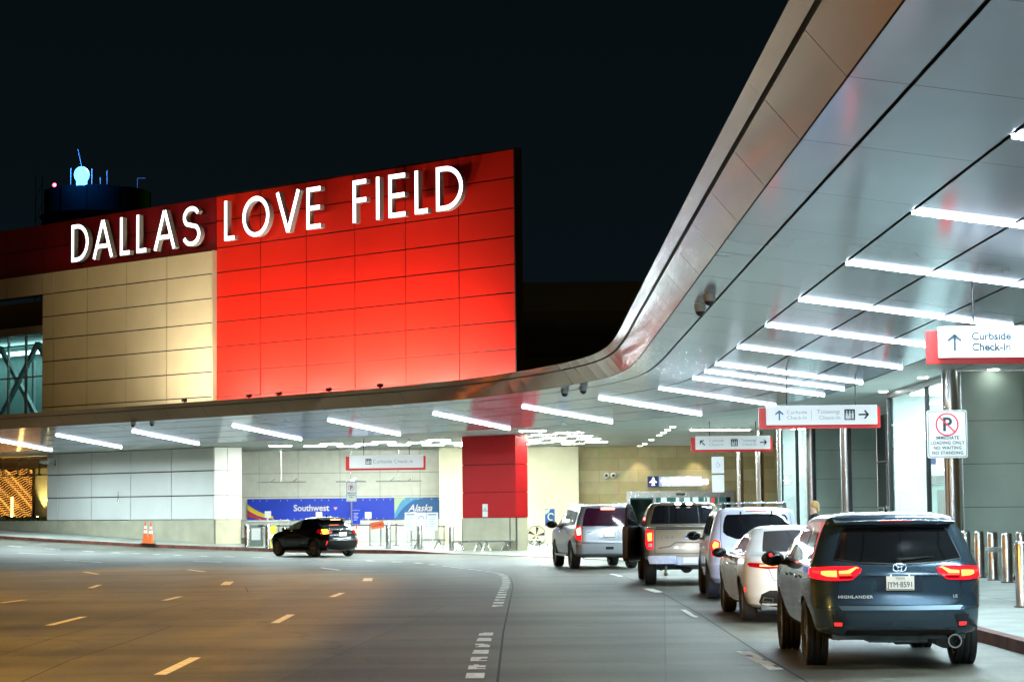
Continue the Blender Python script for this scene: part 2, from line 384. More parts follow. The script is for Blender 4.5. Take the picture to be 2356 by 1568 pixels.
# painted markings
mk = MB()
Z3 = lambda x, y: (x/2.0, 1196.4+y/2.0)
dash = [((735,712),(900,632)),((1265,473),(1340,434)),((1527,353),(1575,334)),((1690,280),(1695,266)),((225,484),(385,444)),((755,369),(830,351)),((1035,298),(1055,282)),
        ((415,312),(458,297)),((0,381),(115,366)),((385,237),(450,248)),((865,227),(942,237)),((1478,218),(1560,229)),((300,183),(470,194)),((85,149),(265,157)),((890,187),(1020,192))]
for a, b in dash:
    ribbon(mk, [G(*Z3(*a)), G(*Z3(*b))], 0.14 if a[0] not in (1690, 1035) else 0.24, 0.008)
def worn_dash(c, d, L_, w, k=5, lo=0.45):
    n = Vector((-d.y, d.x, 0)); st = L_/k
    for i in range(k):
        a = c + d*(i*st - L_/2); b_ = c + d*((i+1)*st - L_/2+.002)
        wl = w*(0.5 if random.random() < .7 else random.uniform(.2, .5)); wr = w*(0.5 if random.random() < lo else random.uniform(-.1, .5))
        P = [a-n*wr, a+n*wl, b_+n*wl, b_-n*wr]
        mk.quad(*[(p.x, p.y, rise(p.x, p.y)+0.008) for p in P])
dots = [(1093,1555.8),(1115.8,1465.6),(1145.9,1390),(1154.4,1366.7),(1163,1346),(1165,1335.4),(1158,1324),(1141.6,1317),(1092,1310.5),(1045,1304.5),(989,1297.5),(942,1293.3),(860,1290),(765,1286),(450,1278),(240,1269.5),(15,1255),(-60,1250)]
dp = Path([(p.x, p.y) for p in [G(*q) for q in dots]], 0.5, 3)
t = 0.1
while t < dp.L:
    c = dp.at(t); d = (dp.at(t+.2)-dp.at(t)).normalized()
    if not (30.9 < c.y < 38.6 and c.x > -4): worn_dash(c, d, 0.72 if c.y < 84 else 0.9, 0.2, 5, .6)
    t += 1.27 if c.y < 70 and c.x > -2 else (2.2 if c.x > -12 else 2.6)
Z4 = lambda x, y: ((1000+x/2.1418)/1.08659, (1360+y/2.1418)/1.08659)
for a, b, w in (((1838,573),(2018,672),.17),((1515,350),(1585,392),.1),((1325,237),(1388,258),.22),((1130,158),(1185,172),.16)):
    A, B = G(*Z4(*a)), G(*Z4(*b)); d = (B-A); L_ = d.length; d.z = 0; d.normalize()
    worn_dash((A+B)/2, d, L_, w, 9, .8)
mo = mk.build('lane_marking', M_line); tag(mo, kind='structure')

# ================================================================ canopy over the kerb lanes
canopy_pts = [(2.95,-16),(3.0,2),(3.1,16.5),(3.14,22.6),(3.19,31.5),(3.25,40),(3.32,50.3),(3.36,57),(3.25,61.5),(2.85,65),(2.0,68.3),(.8,71.6),(-.75,75),(-2.7,78.3),(-5.6,81.9),(-10.6,87.4),(-17,93.7),(-24.1,100.3),(-31,106.5),(-42,116)]
CPT = Path(canopy_pts, 0.5, 4)
ZE = 5.75
def zoff(o): return ZE - 0.14*o if o <= 5.7 else ZE-0.14*5.7
t_ref = CPT.near(3.12, 19.3); t_bend = CPT.near(3.3, 60)
stations = []
t = t_ref - 3.37*11
while t < t_bend: stations.append(max(t, 0)); t += 3.37
while t < CPT.L: stations.append(t); t += 2.62
stations.append(CPT.L)
canopy = thing('canopy', 'long curved metal canopy with tilted soffit over the drop-off lane', 'canopy', (3.15, 20, 5.75))
def cloc(p): return (p.x-3.15, p.y-20, p.z-5.75)
def band(name, cols, mt, sts, gapc, gaps, back=0.05, zf=zoff):
    """metal panels between column offsets and stations, with open joints in front of a dark backing"""
    b = MB()
    for (o0, o1) in cols:
        for t0, t1 in zip(sts, sts[1:]):
            n = max(1, int((t1-t0)/0.9)); b.smooth = False
            for k in range(n):
                ta = t0 + (t1-t0)*k/n + (gaps/2 if k == 0 else 0); tb = t0 + (t1-t0)*(k+1)/n - (gaps/2 if k == n-1 else 0)
                P = []
                for tt, oo in ((ta, o0+gapc/2), (ta, o1-gapc/2), (tb, o1-gapc/2), (tb, o0+gapc/2)):
                    q = CPT.at(tt, oo); P.append(cloc(Vector((q.x, q.y, zf(oo)))))
                b.quad(*P)
    o = b.build(name, mt, canopy); 
    for p in o.data.polygons:
        if p.normal.z > 0: p.flip()
    return o
cols = [(0,.6),(.6,1.9),(1.9,3.17),(3.17,4.44),(4.44,5.7)]
band('soffit', cols, M_soffit, stations, 0.045, 0.022)
fl = [(5.7+1.45*k, 5.7+1.45*(k+1)) for k in range(9)]
sts2 = [s_ for i, s_ in enumerate(stations) if s_ > 0]
band('inner_ceiling', fl + [(18.75, 24), (24, 40)], M_flat, stations, 0.03, 0.022)
# dark backing sheet
b = MB(); tt = 0
while tt < CPT.L-0.01:
    t1 = min(tt+1.0, CPT.L)
    for o0, o1 in ((0, 5.7), (5.7, 40)):
        P = []
        for q_, oo in ((tt, o0), (tt, o1), (t1, o1), (t1, o0)):
            q = CPT.at(q_, oo); P.append(cloc(Vector((q.x, q.y, (zoff(oo) if oo < 6 else zoff(6))+0.05))))
        b.quad(*P)
    tt = t1
b.build('ceiling_backing', M_black, canopy)
# fascia: sloping panel, dark reveal, outer lip, roof
fz = [(0.0, 5.75), (-0.38, 6.20), (-0.40, 6.205), (-0.55, 6.36)]
def fband(name, a, b_, mt, sts, gap):
    q = MB()
    for t0, t1 in zip(sts, sts[1:]):
        n = max(1, int((t1-t0)/0.9))
        for k in range(n):
            ta = t0+(t1-t0)*k/n+(gap/2 if k == 0 else 0); tb = t0+(t1-t0)*(k+1)/n-(gap/2 if k == n-1 else 0)
            P = []
            for tt, (oo, zz) in ((ta, a), (ta, b_), (tb, b_), (tb, a)):
                c = CPT.at(tt, oo); P.append(cloc(Vector((c.x, c.y, zz))))
            q.quad(*P)
    return q.build(name, mt, canopy)
fband('fascia_panel', (0.0, 5.75), (-0.375, 6.19), M_fascia, stations, 0.022)
fband('fascia_reveal', (-0.34, 6.20), (-0.42, 6.29), M_black, [stations[0], stations[-1]], 0)
fband('fascia_backing', (0.04, 5.76), (-0.34, 6.21), M_black, [stations[0], stations[-1]], 0)
fband('fascia_lip', (-0.42, 6.225), (-0.56, 6.39), M_fascia, stations[::2] + ([stations[-1]] if len(stations) % 2 == 0 else []), 0.008)
q = MB(); tt = 0
while tt < CPT.L-0.01:
    t1 = min(tt+1.0, CPT.L); P = []
    for q_, oo, zz in ((tt, -0.56, 6.39), (tt, 12, 6.42), (t1, 12, 6.42), (t1, -0.56, 6.39)):
        c = CPT.at(q_, oo); P.append(cloc(Vector((c.x, c.y, zz))))
    q.quad(*P); tt = t1
q.build('canopy_roof', M_dark, canopy)

# linear lights in the soffit: each a row of three tubes, set square to the canopy edge
starts = [(4.2,-3.2),(4.22,1.7),(4.23,6.9),(4.24,12.1),(4.27,18.4),(4.33,23.13),(4.38,27.96),(4.43,32.88),(4.48,37.67),(4.53,42.67),(4.61,47.84),(4.62,50.43),(4.62,52.95),(4.08,58.1),(2.68,62.93),(.37,67.6),(-2.74,71.91),(-6.65,76.33),(-10.68,80.13),(-14.88,84.88),(-18.85,88.29),(-23.0,90.89)]
light_words = ['fifth one behind the near edge of view','one above the viewer, second of the unseen row','overhead just before the viewer','just outside the upper right corner','nearest, at the upper right edge of the picture', 'second from the viewer on the right', 'third from the viewer, starting above the camera domes', 'fourth from the viewer, ending at the near hanging sign',
 'fifth from the viewer, its end at the near sign', 'sixth from the viewer on the straight part', 'first of the three close-set ones', 'middle of the three close-set ones', 'farthest of the three close-set ones',
 'just past the close-set three, above the middle sign', 'where the canopy bends, left of the middle sign', 'above and right of the red pillar', 'crossing just left of the red pillar top', 'above the alaska end of the counter wall', 'above the southwest end of the counter wall', 'over the right half of the pale panel wall', 'over the left half of the pale panel wall', 'at the left edge of the picture']
def make_tube_light(p, ang, label, tm=None):
    o = thing('canopy_light', label, 'light', p, ang, 'tube lights in the canopy soffit')
    L_ = 3.8; sl_ = -0.14
    far = tm is not None and tm is not M_tube; hw = .045; ht = .034 if not far else .05
    for k in range(3):
        b = MB(); x0 = k*L_/3 + (.0 if k == 0 else .012); x1 = (k+1)*L_/3 - .012; za, zb = x0*sl_, x1*sl_
        b.quad((x0,-hw,za-ht),(x1,-hw,zb-ht),(x1,hw,zb-ht),(x0,hw,za-ht))
        b.cur = 1
        b.quad((x0,-hw,za-ht),(x0,-hw,za),(x1,-hw,zb),(x1,-hw,zb-ht)); b.quad((x0,hw,za-ht),(x1,hw,zb-ht),(x1,hw,zb),(x0,hw,za)); b.quad((x0,-hw,za-ht),(x0,hw,za-ht),(x0,hw,za),(x0,-hw,za)); b.quad((x1,-hw,zb-ht),(x1,-hw,zb),(x1,hw,zb),(x1,hw,zb-ht))
        b.build('tube', [tm or M_tube, M_lens], o)
    b = MB()
    b.hexa([(-.03,-.05,-.0+.005),(L_+.03,-.05,L_*sl_+.005),(L_+.03,.05,L_*sl_+.005),(-.03,.05,.005),(-.03,-.05,.03),(L_+.03,-.05,L_*sl_+.03),(L_+.03,.05,L_*sl_+.03),(-.03,.05,.03)])
    b.build('housing', M_wpaint, o)
    return o
for (ax, ay), w_ in zip(starts, light_words):
    k = 1.15; p = Vector((ax*k, ay*k, 0)); tt = CPT.near(p.x-1.9*(1 if ay < 55 else .7), p.y-(0 if ay < 55 else 1.3))
    best = min(((CPT.at(tt+dt, 1.9)-p).length, tt+dt) for dt in [i*.2 for i in range(-25, 26)])[1]
    if ay > 57: best -= 0.7
    q = CPT.at(best, 1.9); e = CPT.at(best, 5.7); d = (e-q)
    make_tube_light((q.x, q.y, zoff(1.9)-.004), math.atan2(d.y, d.x), 'white tube light in the soffit, ' + w_, M_tube if ay < 60 else glow('far_tube_light', (0.78, 0.98, 1.0), 640.0))

# ceiling fixtures of the check-in area and beyond
def ceil_light(x, y, z, L_, label, mt=None):
    b = MB(); b.box(-L_/2, L_/2, -.07, .07, -.018, .0)
    o = b.build('ceiling_light', mt or M_tube2); o.location = (x, y, z-.006)
    tag(o, label, 'light', 'short ceiling lights beyond the canopy')
    return o
ZC = zoff(6)
n_ = 0
for k in range(12):
    for j in range(5):
        x = 1.89 - 1.32*k + 0.12*(y0 := 4.4*j) + (0 if k % 2 == 0 else .25); y = 85 + y0 + (0 if k % 2 == 0 else 2.2) + max(0, -x-1)*.75
        off = min((CPT.p[i]-Vector((x, y, 0))).length for i in range(0, len(CPT.p), 2))
        if off < 8.2 or y > 106 or x < -13.5: continue
        if x < 0.6 and (Vector((x, y, 0))-WP).dot(-WN) < 1.6: continue
        w_ = 'right of the red pillar' if x > 0.4 else 'over the check-in hall behind the red pillar'
        ceil_light(x, y, ZC, 1.05, 'short white ceiling light %s' % w_); n_ += 1
for x in (7.95, 9.2): ceil_light(x, 88, ZC, 1.15, ('left' if x < 8 else 'right')+' half of the white ceiling light row above the far hanging sign')
def downlight(u, v, label):
    p = atz(u, v, ZC-.01); b = MB(); b.box(-.11, .11, -.11, .11, -.012, 0)
    o = b.build('downlight', glow('downlight_lens', (.95,1,.92), 25)); o.location = p; tag(o, label, 'light', 'small recessed downlights')
Z7 = lambda x, y: ((1500+x/3.137)/1.08659, (700+y/3.137)/1.08659)
Z8 = lambda x, y: ((1960+x/2.9033)/1.08659, (760+y/2.9033)/1.08659)
for i, q_ in enumerate([(570,1150),(530,1174),(498,1195),(465,1215),(403,1251),(350,1283),(318,1302)]):
    downlight(*Z7(*q_), 'small square downlight in the diagonal row over the gates doors, number %s from the right' % ['one','two','three','four','five','six','seven'][i])
for q_, w_ in (((1010,533),'left of the big steel column'),((1520,475),'under the near hanging sign'),((720,634),'at the far end of the bright glass front'),((1385,1163+760*0),'')):
    if w_: downlight(*Z8(*q_), 'small recessed downlight ' + w_)

# dome cameras under the soffit
def dome(u, v, label, s=1.0):
    lo, hi = None, None
    d = ray(u, v)
    best = None
    for i in range(400):
        y = 15+i*.25; p = CP + d*(y/d.y); tt = CPT.near(p.x, p.y); c = CPT.at(tt); o_ = (Vector((p.x, p.y, 0))-c).length
        e = abs(p.z - zoff(o_))
        if best is None or e < best[0]: best = (e, p, zoff(o_))
    p = best[1]; o = thing('dome_camera', label, 'camera', (p.x, p.y, best[2]), 0, 'dome cameras under the canopy')
    b = MB(); b.lathe([(.001,0),(.13*s,0),(.13*s,-.10*s),(.115*s,-.15*s),(.11*s,-.16*s)], 18); b.build('housing', mat('dome_grey', (.32,.34,.33), .45), o)
    b = MB(); b.lathe([(.11*s,-.155*s),(.10*s,-.19*s),(.07*s,-.235*s),(.03*s,-.255*s),(.001,-.26*s)], 18); b.build('dome', M_plastic, o)
dome(1632, 676, 'grey dome camera under the right soffit, the upper of the pair', .85)
dome(1611, 700, 'grey dome camera under the right soffit, the lower of the pair', .9)
dome(1342, 888, 'small dome camera at the canopy bend, right one of the pair'); dome(1299, 893, 'small dome camera at the canopy bend, left one of the pair')
dome(350, 968, 'small dome camera over the pale wall, right one of the pair', .9); dome(306, 970, 'small dome camera over the pale wall, left one of the pair', .9)

# ================================================================ terminal building
term = thing('airport_terminal', 'airport terminal with red and tan panel walls, check-in hall and glazed entrances', 'building', tuple(wframe(0)), WRZ)
def panels(name, sj, zj, off, mt, gap=0.055, th=0.06, y_back=None, parent=None, back=True, bevel=0):
    """row of panels in the wall frame: local x along, -y outward"""
    b = MB()
    for s0, s1 in zip(sj, sj[1:]):
        for z0, z1 in zip(zj, zj[1:]):
            b.box(s0+gap/2, s1-gap/2, -off, -off+th, z0+gap/2, z1-gap/2)
    if back:
        b.cur = 1; b.box(sj[0]+.01, sj[-1]-.01, -off+th*.6, (y_back if y_back is not None else -off+th+.15), zj[0]+.01, zj[-1]-.01)
    return b.build(name, [mt, M_black], parent or term)
RJ = [0, 3.26, 6.515, 9.79, 13.08, 16.385, 19.68]
ZR = [4.95+1.215*i for i in range(0, 11)]; ZR = [z for z in ZR if z < 16.1] ; ZR = [4.96, 6.165, 7.38, 8.595, 9.81, 11.025, 12.24, 13.455, 14.67, 15.885+.12, 17.24]
panels('red_wall', RJ, ZR, 0, M_red, y_back=.42)
b = MB(); b.box(19.66, 19.72, .0, .46, 4.96, 17.26); b.box(0, 19.7, .0, .46, 17.25, 17.3); b.build('wall_edge_cap', M_black, term)
panels('red_parapet', [-34, -30.7, -27.4, -24.1, -20.8, -17.5, -14.2, -10.9, -7.3, -3.6, 0], [14.6, 15.95, 17.24], .0, mat('shaded_red_panel', (.20,.002,.008), .45, var=.05), y_back=.4)  # parapet panels darkened: the missing light is put into their red
panels('tan_wall', [-13.95, -12.95, -10.03, -6.78, -3.51, -.02], [4.96, 6.17, 7.38, 8.595, 9.81, 11.0, 12.2, 13.41, 14.56], .25, M_tan, y_back=.4)
b = MB(); b.box(-.02, .04, -.25, .0, 4.96, 14.56); b.build('tan_wall_return', M_tan, term)
panels('tan_band', [-34, -30.5, -27.2, -23.9, -20.5, -17.17, -13.95], [13.41, 14.56], .25, M_tan, y_back=.4)
LJ = [-13.78, -12.8, -9.93, -6.67, -3.42, -.17]
panels('lower_wall', LJ, [1.4, 2.58, 3.79, 4.93], 0.0, M_white, y_back=.4)
b = MB(); b.box(-13.78, -.17, .02, .4, .0, 1.385); b.build('lower_wall_plinth', M_plinth, term)
# end return of the lower wall, facing right
b = MB()
for z0, z1 in ((1.4, 2.58), (2.58, 3.79), (3.79, 4.93)):
    b.box(-.2, -.14, .02, .82, z0+.012, z1-.012); b.box(-.2, -.14, .845, 1.75, z0+.012, z1-.012)
b.cur = 1; b.box(-.5, -.17, .3, 1.74, 1.4, 4.92)
b.cur = 2; b.box(-.3, -.15, .0, 1.75, 0, 1.385)
b.cur = 3; b.box(-.14, -.10, .02, .06, 0, 1.39); b.box(-.14, -.10, 1.70, 1.74, 0, 1.39)
b.build('lower_wall_end', [M_white, M_black, M_plinth, M_steel], term)
# left recess: glass bridge above, stone garden wall below
tealm = mat('bridge_interior', (0.10, 0.16, 0.15), 0.6, var=0.1)
b = MB(); b.box(-34, -13.95, 1.9, 2.1, 11.6, 13.45); b.build('recess_wall', M_dark, term)
b = MB(); b.box(-34, -13.95, .9, 1.4, 11.55, 11.95); b.build('bridge_beam', mat('bridge_beam_paint', (.30,.28,.26), .6), term)
b = MB(); b.box(-34, -13.95, 6.4, 6.5, 6.4, 11.6); b.box(-34, -13.95, 1.2, 6.5, 6.3, 6.4); b.box(-34, -13.95, 1.2, 6.5, 11.5, 11.56); b.build('bridge_interior', tealm, term)
b = MB(); b.box(-30, -14.2, 4.2, 5.6, 11.0, 11.06); b.build('bridge_ceiling_light', glow('teal_ceiling_light', (.62, 1.0, .98), 9.0), term)
b = MB()
for s_ in [-14.0-1.62*i for i in range(12)]: b.box(s_-.05, s_+.05, 1.0, 1.12, 6.4, 11.55)
for z_ in (10.95, 9.2): b.box(-34, -13.95, 1.02, 1.10, z_-.04, z_+.04)
b.build('bridge_mullions', M_steel, term)
b = MB(); b.box(-34, -13.95, 1.05, 1.06, 6.4, 11.5); b.build('bridge_glass', M_glass, term)
b = MB()
for s0, s1 in ((-14.2, -18.2), (-22.2, -18.2), (-22.2, -26.2)):
    for (sa, sb, ya) in ((s0, s1, 2.4), (s1, s0, 2.7)):
        dx, dz = sb-sa, 11.2-6.6; L_ = math.hypot(dx, dz); nx, nz = -dz/L_*.13, dx/L_*.13
        P = [(sa+nx, 6.6+nz), (sa-nx, 6.6-nz), (sb-nx, 11.2-nz), (sb+nx, 11.2+nz)]
        b.prism(P, .2, Matrix.Translation((0, ya, 0)))
for s_ in (-15.4, -17.6, -20.2): b.box(s_-.08, s_+.08, 3.6, 3.75, 6.4, 10.4)
b.build('bridge_bracing', mat('brace_paint', (.32, .40, .40), .5), term)
b = MB(); b.box(-34, -13.78, 3.4, 3.7, .2, 4.3); b.build('garden_wall', M_stone, term)
b = MB(); b.box(-34, -13.78, 3.0, 3.7, 4.3, 4.94); b.build('recess_soffit_band', mat('band_maroon', (.10,.07,.07), .5), term)
b = MB()
for z_ in (3.9, 4.3, 4.7): b.box(-22, -16.4, 2.2, 2.28, z_-.04, z_+.04)
for s_ in (-21, -19.6, -18.6, -17.6, -16.5): b.box(s_-.04, s_+.04, 2.2, 2.28, 3.85, 4.9)
b.build('steel_grille', M_steel, term)
b = MB(); b.box(-34, -13.78, .02, .3, .2, 1.385); b.build('planter_wall', M_plinth, term)
b = MB(); b.box(-34, -13.78, .3, 3.4, 1.2, 1.32); b.build('planter_soil', mat('dark_soil', (.02,.03,.015), .9, var=.4), term)
# check-in hall back wall, stone walls
def wx(x0, x1, y0, y1, z0, z1, name, mt, gx=None, gz=None, gap=.015):
    """world-aligned wall of panels as a child of the terminal"""
    b = MB(); inv = term.matrix_basis.inverted() if False else (Matrix.Translation(wframe(0)) @ Matrix.Rotation(WRZ, 4, 'Z')).inverted()
    xs = gx or [x0, x1]; zs = gz or [z0, z1]
    for a, c in zip(xs, xs[1:]):
        for e, f in zip(zs, zs[1:]): b.box(a+(gap/2 if gx else 0), c-(gap/2 if gx else 0), y0, y0+.06 if gx else y1, e+(gap/2 if gz else 0), f-(gap/2 if gz else 0))
    if gx: b.cur = 1; b.box(x0+.01, x1-.01, y0+.04, y1, z0+.01, z1-.01)
    b.v = [tuple(inv @ Vector(p)) for p in b.v]
    return b.build(name, [mt, M_black], term)
XJ = [-20.2, -17.9, -15.6, -13.35, -11.3, -9.1, -7.0, -4.9, -3.75]
wx(-20.2, -3.75, 112, 112.4, 0, 4.94, 'check_in_wall', mat('check_in_wall_panel', (.80,.82,.75), .4), XJ, [0, 1.3, 2.52, 3.75, 4.94])
wx(-3.8, 3.35, 109.5, 112.2, 0, 4.94, 'stone_wall', mat('lit_stone_wall', (.62,.60,.44), .6, var=.15, vscale=.5))  # paler copy of the stone, hall light put into its colour
DX0, DX1 = 5.85, 11.4
wx(3.35, DX0, 110.5, 111, 0, 4.94, 'stone_wall', M_stone); wx(DX1, 26, 110.5, 111, 0, 4.94, 'stone_wall', M_stone); wx(DX0, DX1, 110.5, 111, 2.62, 4.94, 'stone_wall', M_stone)
# sliding doors to the gates
inv = (Matrix.Translation(wframe(0)) @ Matrix.Rotation(WRZ, 4, 'Z')).inverted()
def wbuild(b, name, mt, par=None):
    b.v = [tuple(inv @ Vector(p)) for p in b.v]; return b.build(name, mt, par or term)
b = MB(); b.box(DX0, DX1, 110.35, 110.5, 2.28, 2.62); b.box(DX0, DX0+.12, 110.35, 110.5, 0, 2.28); b.box(DX1-.12, DX1, 110.35, 110.5, 0, 2.28)
gd = wbuild(b, 'gates_door', M_steel)
b = MB()
for i in range(4):
    a = DX0+.12+i*(DX1-DX0-.24)/4; c = a+(DX1-DX0-.24)/4
    b.box(a, a+.06, 110.4, 110.46, .05, 2.28); b.box(c-.06, c, 110.4, 110.46, .05, 2.28); b.box(a, c, 110.4, 110.46, .05, .15)
o = wbuild(b, 'door_frame', M_steel, gd)
b = MB(); b.box(DX0+.12, DX1-.12, 110.43, 110.44, .1, 2.28); wbuild(b, 'door_glass', M_glass, gd)
b = MB(); b.box(8.4, 8.85, 110.28, 110.36, 2.4, 2.5); wbuild(b, 'door_sensor', M_plastic, gd)
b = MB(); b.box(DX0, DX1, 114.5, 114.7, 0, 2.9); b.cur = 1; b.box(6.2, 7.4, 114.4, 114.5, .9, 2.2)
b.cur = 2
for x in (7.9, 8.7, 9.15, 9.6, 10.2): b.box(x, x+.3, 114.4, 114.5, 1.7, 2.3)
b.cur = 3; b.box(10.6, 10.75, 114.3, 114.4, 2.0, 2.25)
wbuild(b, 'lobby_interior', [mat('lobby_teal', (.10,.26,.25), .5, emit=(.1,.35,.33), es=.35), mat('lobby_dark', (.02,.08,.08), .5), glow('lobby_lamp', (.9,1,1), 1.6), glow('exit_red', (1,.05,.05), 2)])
# near tiled pier and glazed entrances on the right
def tilewall(x0, x1, y, name):
    n = max(1, round((x1-x0)/1.47)); wx(x0, x1, y, y+.3, .15, 4.94, name, M_tile, [x0+(x1-x0)*i/n for i in range(n+1)], [.15, .7, 1.72, 2.74, 3.76, 4.94], .012)
tilewall(10.62, 22.4, 50.4, 'tile_wall'); tilewall(10.62, 13.0, 76.2, 'tile_wall'); tilewall(10.7, 24, 86.4, 'tile_wall')
b = MB(); b.box(13.0, 13.3, 60, 76.2, .15, 4.94); b.cur = 1
for y in (61.5, 64, 66.5, 69, 71.5, 74): b.box(12.93, 13.0, y-.04, y+.04, .15, 4.94)
for z in (1.7, 3.3): b.box(12.93, 13.0, 60.5, 76, z-.03, z+.03)
wbuild(b, 'dark_glazing', [M_dark, M_steel])
def entrance(y0, y1):
    e = MB(); e.box(10.6, 10.72, y0, y0+.1, .15, 4.94); e.box(10.6, 10.72, y1-.1, y1, .15, 4.94); e.box(10.6, 10.72, y0, y1, 4.8, 4.94)
    ym = y0+(y1-y0)*.42
    e.box(10.6, 10.72, ym-.04, ym+.04, .15, 4.94)
    E_ = wbuild(e, 'entrance_frame', M_dark)
    g = MB(); g.box(10.655, 10.665, y0+.1, y1-.1, .2, 4.8); wbuild(g, 'entrance_glass', M_glass, E_)
    g = MB(); g.box(10.73, 14.6, y1-.25, y1-.12, .15, 4.9); g.box(14.5, 14.6, y0+.35, y1-.25, .15, 4.9); g.box(10.75, 14.6, y0+.32, y1, .1, .16)
    g.cur = 1; g.box(11.75, 13.2, y1-.32, y1-.25, .16, 2.5)
    g.cur = 2; g.box(11.9, 12.4, y1-.36, y1-.32, .16, 2.2); g.box(12.5, 13.0, y1-.36, y1-.32, .16, 2.2); g.box(11.7, 13.25, y1-.4, y1-.25, 2.35, 2.6)
    wbuild(g, 'vestibule', [mat('vestibule_white', (.75,.78,.76), .35), mat('door_pane', (.35,.45,.44), .2), M_steel], E_)
    g = MB(); g.box(11.0, 13.9, y0+1.0, y1-1.4, 4.80, 4.86); wbuild(g, 'vestibule_light', glow('vestibule_lamp', (.90, .98, 1.0), 20), E_)
    g = MB(); g.box(11.5, 13.4, y1-1.0, y1-.9, 2.9, 3.25); g.cur = 1; g.box(11.5, 11.75, y1-1.02, y1-1.0, 2.9, 3.25); g.box(12.4, 12.55, y1-1.02, y1-1.0, 2.92, 3.22)
    wbuild(g, 'sign_reflection', [glow('sign_reflection_white', (.85,.93,1), 3.0), mat('sign_navy', (.01,.03,.16), .4)], E_)  # glowing panel added for a lit sign's reflection in the glass
entrance(50.75, 60.3); entrance(76.55, 85.0)

# lettering standing proud of the red wall
sign = thing('airport_name_sign', 'glowing white letters reading DALLAS LOVE FIELD along the top of the red wall', 'sign', tuple(wframe(0, 0, 14.87)), WRZ)
M_face = glow('letter_face', (.93, .97, 1.0), 3.2); M_side = mat('letter_side', (.36,.36,.34), .5)
TH = .205; LH = 1.95
def arcpts(cx, cz, rx, rz, a0, a1, n=14): return [(cx+rx*math.cos(math.radians(a0+(a1-a0)*i/n)), cz+rz*math.sin(math.radians(a0+(a1-a0)*i/n))) for i in range(n+1)]
def stroke(pts, w, closed=False):
    """polyline -> outline quads list"""
    P = [Vector((p[0], p[1])) for p in pts]; n = len(P); Ls = []; Rs = []
    for i in range(n):
        a = P[i-1] if (i > 0 or closed) else P[i]; c = P[(i+1) % n] if (i < n-1 or closed) else P[i]
        d1 = (P[i]-a).normalized() if (P[i]-a).length > 1e-6 else None; d2 = (c-P[i]).normalized() if (c-P[i]).length > 1e-6 else None
        d = ((d1 or d2)+(d2 or d1)).normalized(); nn = Vector((-d.y, d.x)); k = 1/max(.4, nn.dot(Vector((-(d1 or d2).y, (d1 or d2).x))))
        Ls.append(P[i]+nn*w/2*k); Rs.append(P[i]-nn*w/2*k)
    return Ls, Rs
def solid_stroke(b, pts, w, y0, y1, closed=False):
    Ls, Rs = stroke(pts, w, closed); n = len(Ls); rng = range(n if closed else n-1)
    for i in rng:
        j = (i+1) % n; q = [Ls[i], Rs[i], Rs[j], Ls[j]]
        b.cur = 0; b.quad(*[(p.x, y0, p.y) for p in q])
        b.cur = 1; b.quad(*[(p.x, y1, p.y) for p in q][::-1])
        b.quad((Ls[i].x, y0, Ls[i].y), (Ls[j].x, y0, Ls[j].y), (Ls[j].x, y1, Ls[j].y), (Ls[i].x, y1, Ls[i].y))
        b.quad((Rs[j].x, y0, Rs[j].y), (Rs[i].x, y0, Rs[i].y), (Rs[i].x, y1, Rs[i].y), (Rs[j].x, y1, Rs[j].y))
    if not closed:
        for i in (0, n-1): b.cur = 1; b.quad((Ls[i].x, y0, Ls[i].y), (Rs[i].x, y0, Rs[i].y), (Rs[i].x, y1, Rs[i].y), (Ls[i].x, y1, Ls[i].y))
def letter(ch, x0, x1):
    b = MB(); h = TH/2; a, c = x0+h, x1-h; y0, y1 = -.56, -.28; H = LH
    S_ = lambda pts, cl=False: solid_stroke(b, pts, TH, y0, y1, cl)
    if ch == 'D': S_([(a+.02, h), (a+(c-a)*.3, h)] + arcpts(a+(c-a)*.3, H/2, (c-a)*.7, H/2-h, -90, 90, 18) + [(a+.02, H-h)]); b2 = [(a, 0), (a, H)]; S_(b2)
    if ch == 'A':
        m_ = (x0+x1)/2; S_([(a-.03, 0), (m_-.02, H)]); S_([(m_+.02, H), (c+.03, 0)]); zc = H*.32; k = zc/H; S_([(a+(m_-a)*k+.05, zc), (c-(c-m_)*k-.05, zc)])
    if ch == 'L': S_([(a, H), (a, 0)]); S_([(a+h*.9, h), (x1, h)])
    if ch == 'I': S_([((a+c)/2, H), ((a+c)/2, 0)])
    if ch == 'E': S_([(a, H), (a, 0)]); [S_([(a+h*.9, z), (x1-(0.05 if z == H/2 else 0), z)]) for z in (h, H/2, H-h)]
    if ch == 'F': S_([(a, H), (a, 0)]); [S_([(a+h*.9, z), (x1, z)]) for z in (H*.52, H-h)]
    if ch == 'V': m_ = (x0+x1)/2; S_([(a-.02, H), (m_, 0.02)]); S_([(m_, 0.02), (c+.02, H)])
    if ch == 'O': S_(arcpts((a+c)/2, H/2, (c-a)/2, H/2-h, 0, 360, 36)[:-1], True)
    if ch == 'S':
        m_ = (a+c)/2; r = (c-a)/2; q = H/4
        top = arcpts(m_, H-h-q*.88, r*.92, q*.88, 25, 230, 14); bot = arcpts(m_, h+q*.93, r, q*.97, 50, -160, 14)
        S_(top+bot)
    return b.build('letter', [M_face, M_side], sign)
for ch, x0, x1 in (('D',-11.0,-9.55),('A',-9.15,-7.52),('L',-6.9,-6.12),('L',-5.56,-4.78),('A',-4.14,-2.5),('S',-1.92,-.55),('L',1.26,2.0),('O',2.6,4.53),('V',5.02,6.66),('E',7.14,8.1),('F',10.26,11.14),('I',11.74,12.04),('E',12.58,13.64),('L',14.24,15.04),('D',15.56,17.18)):
    letter(ch, x0, x1)

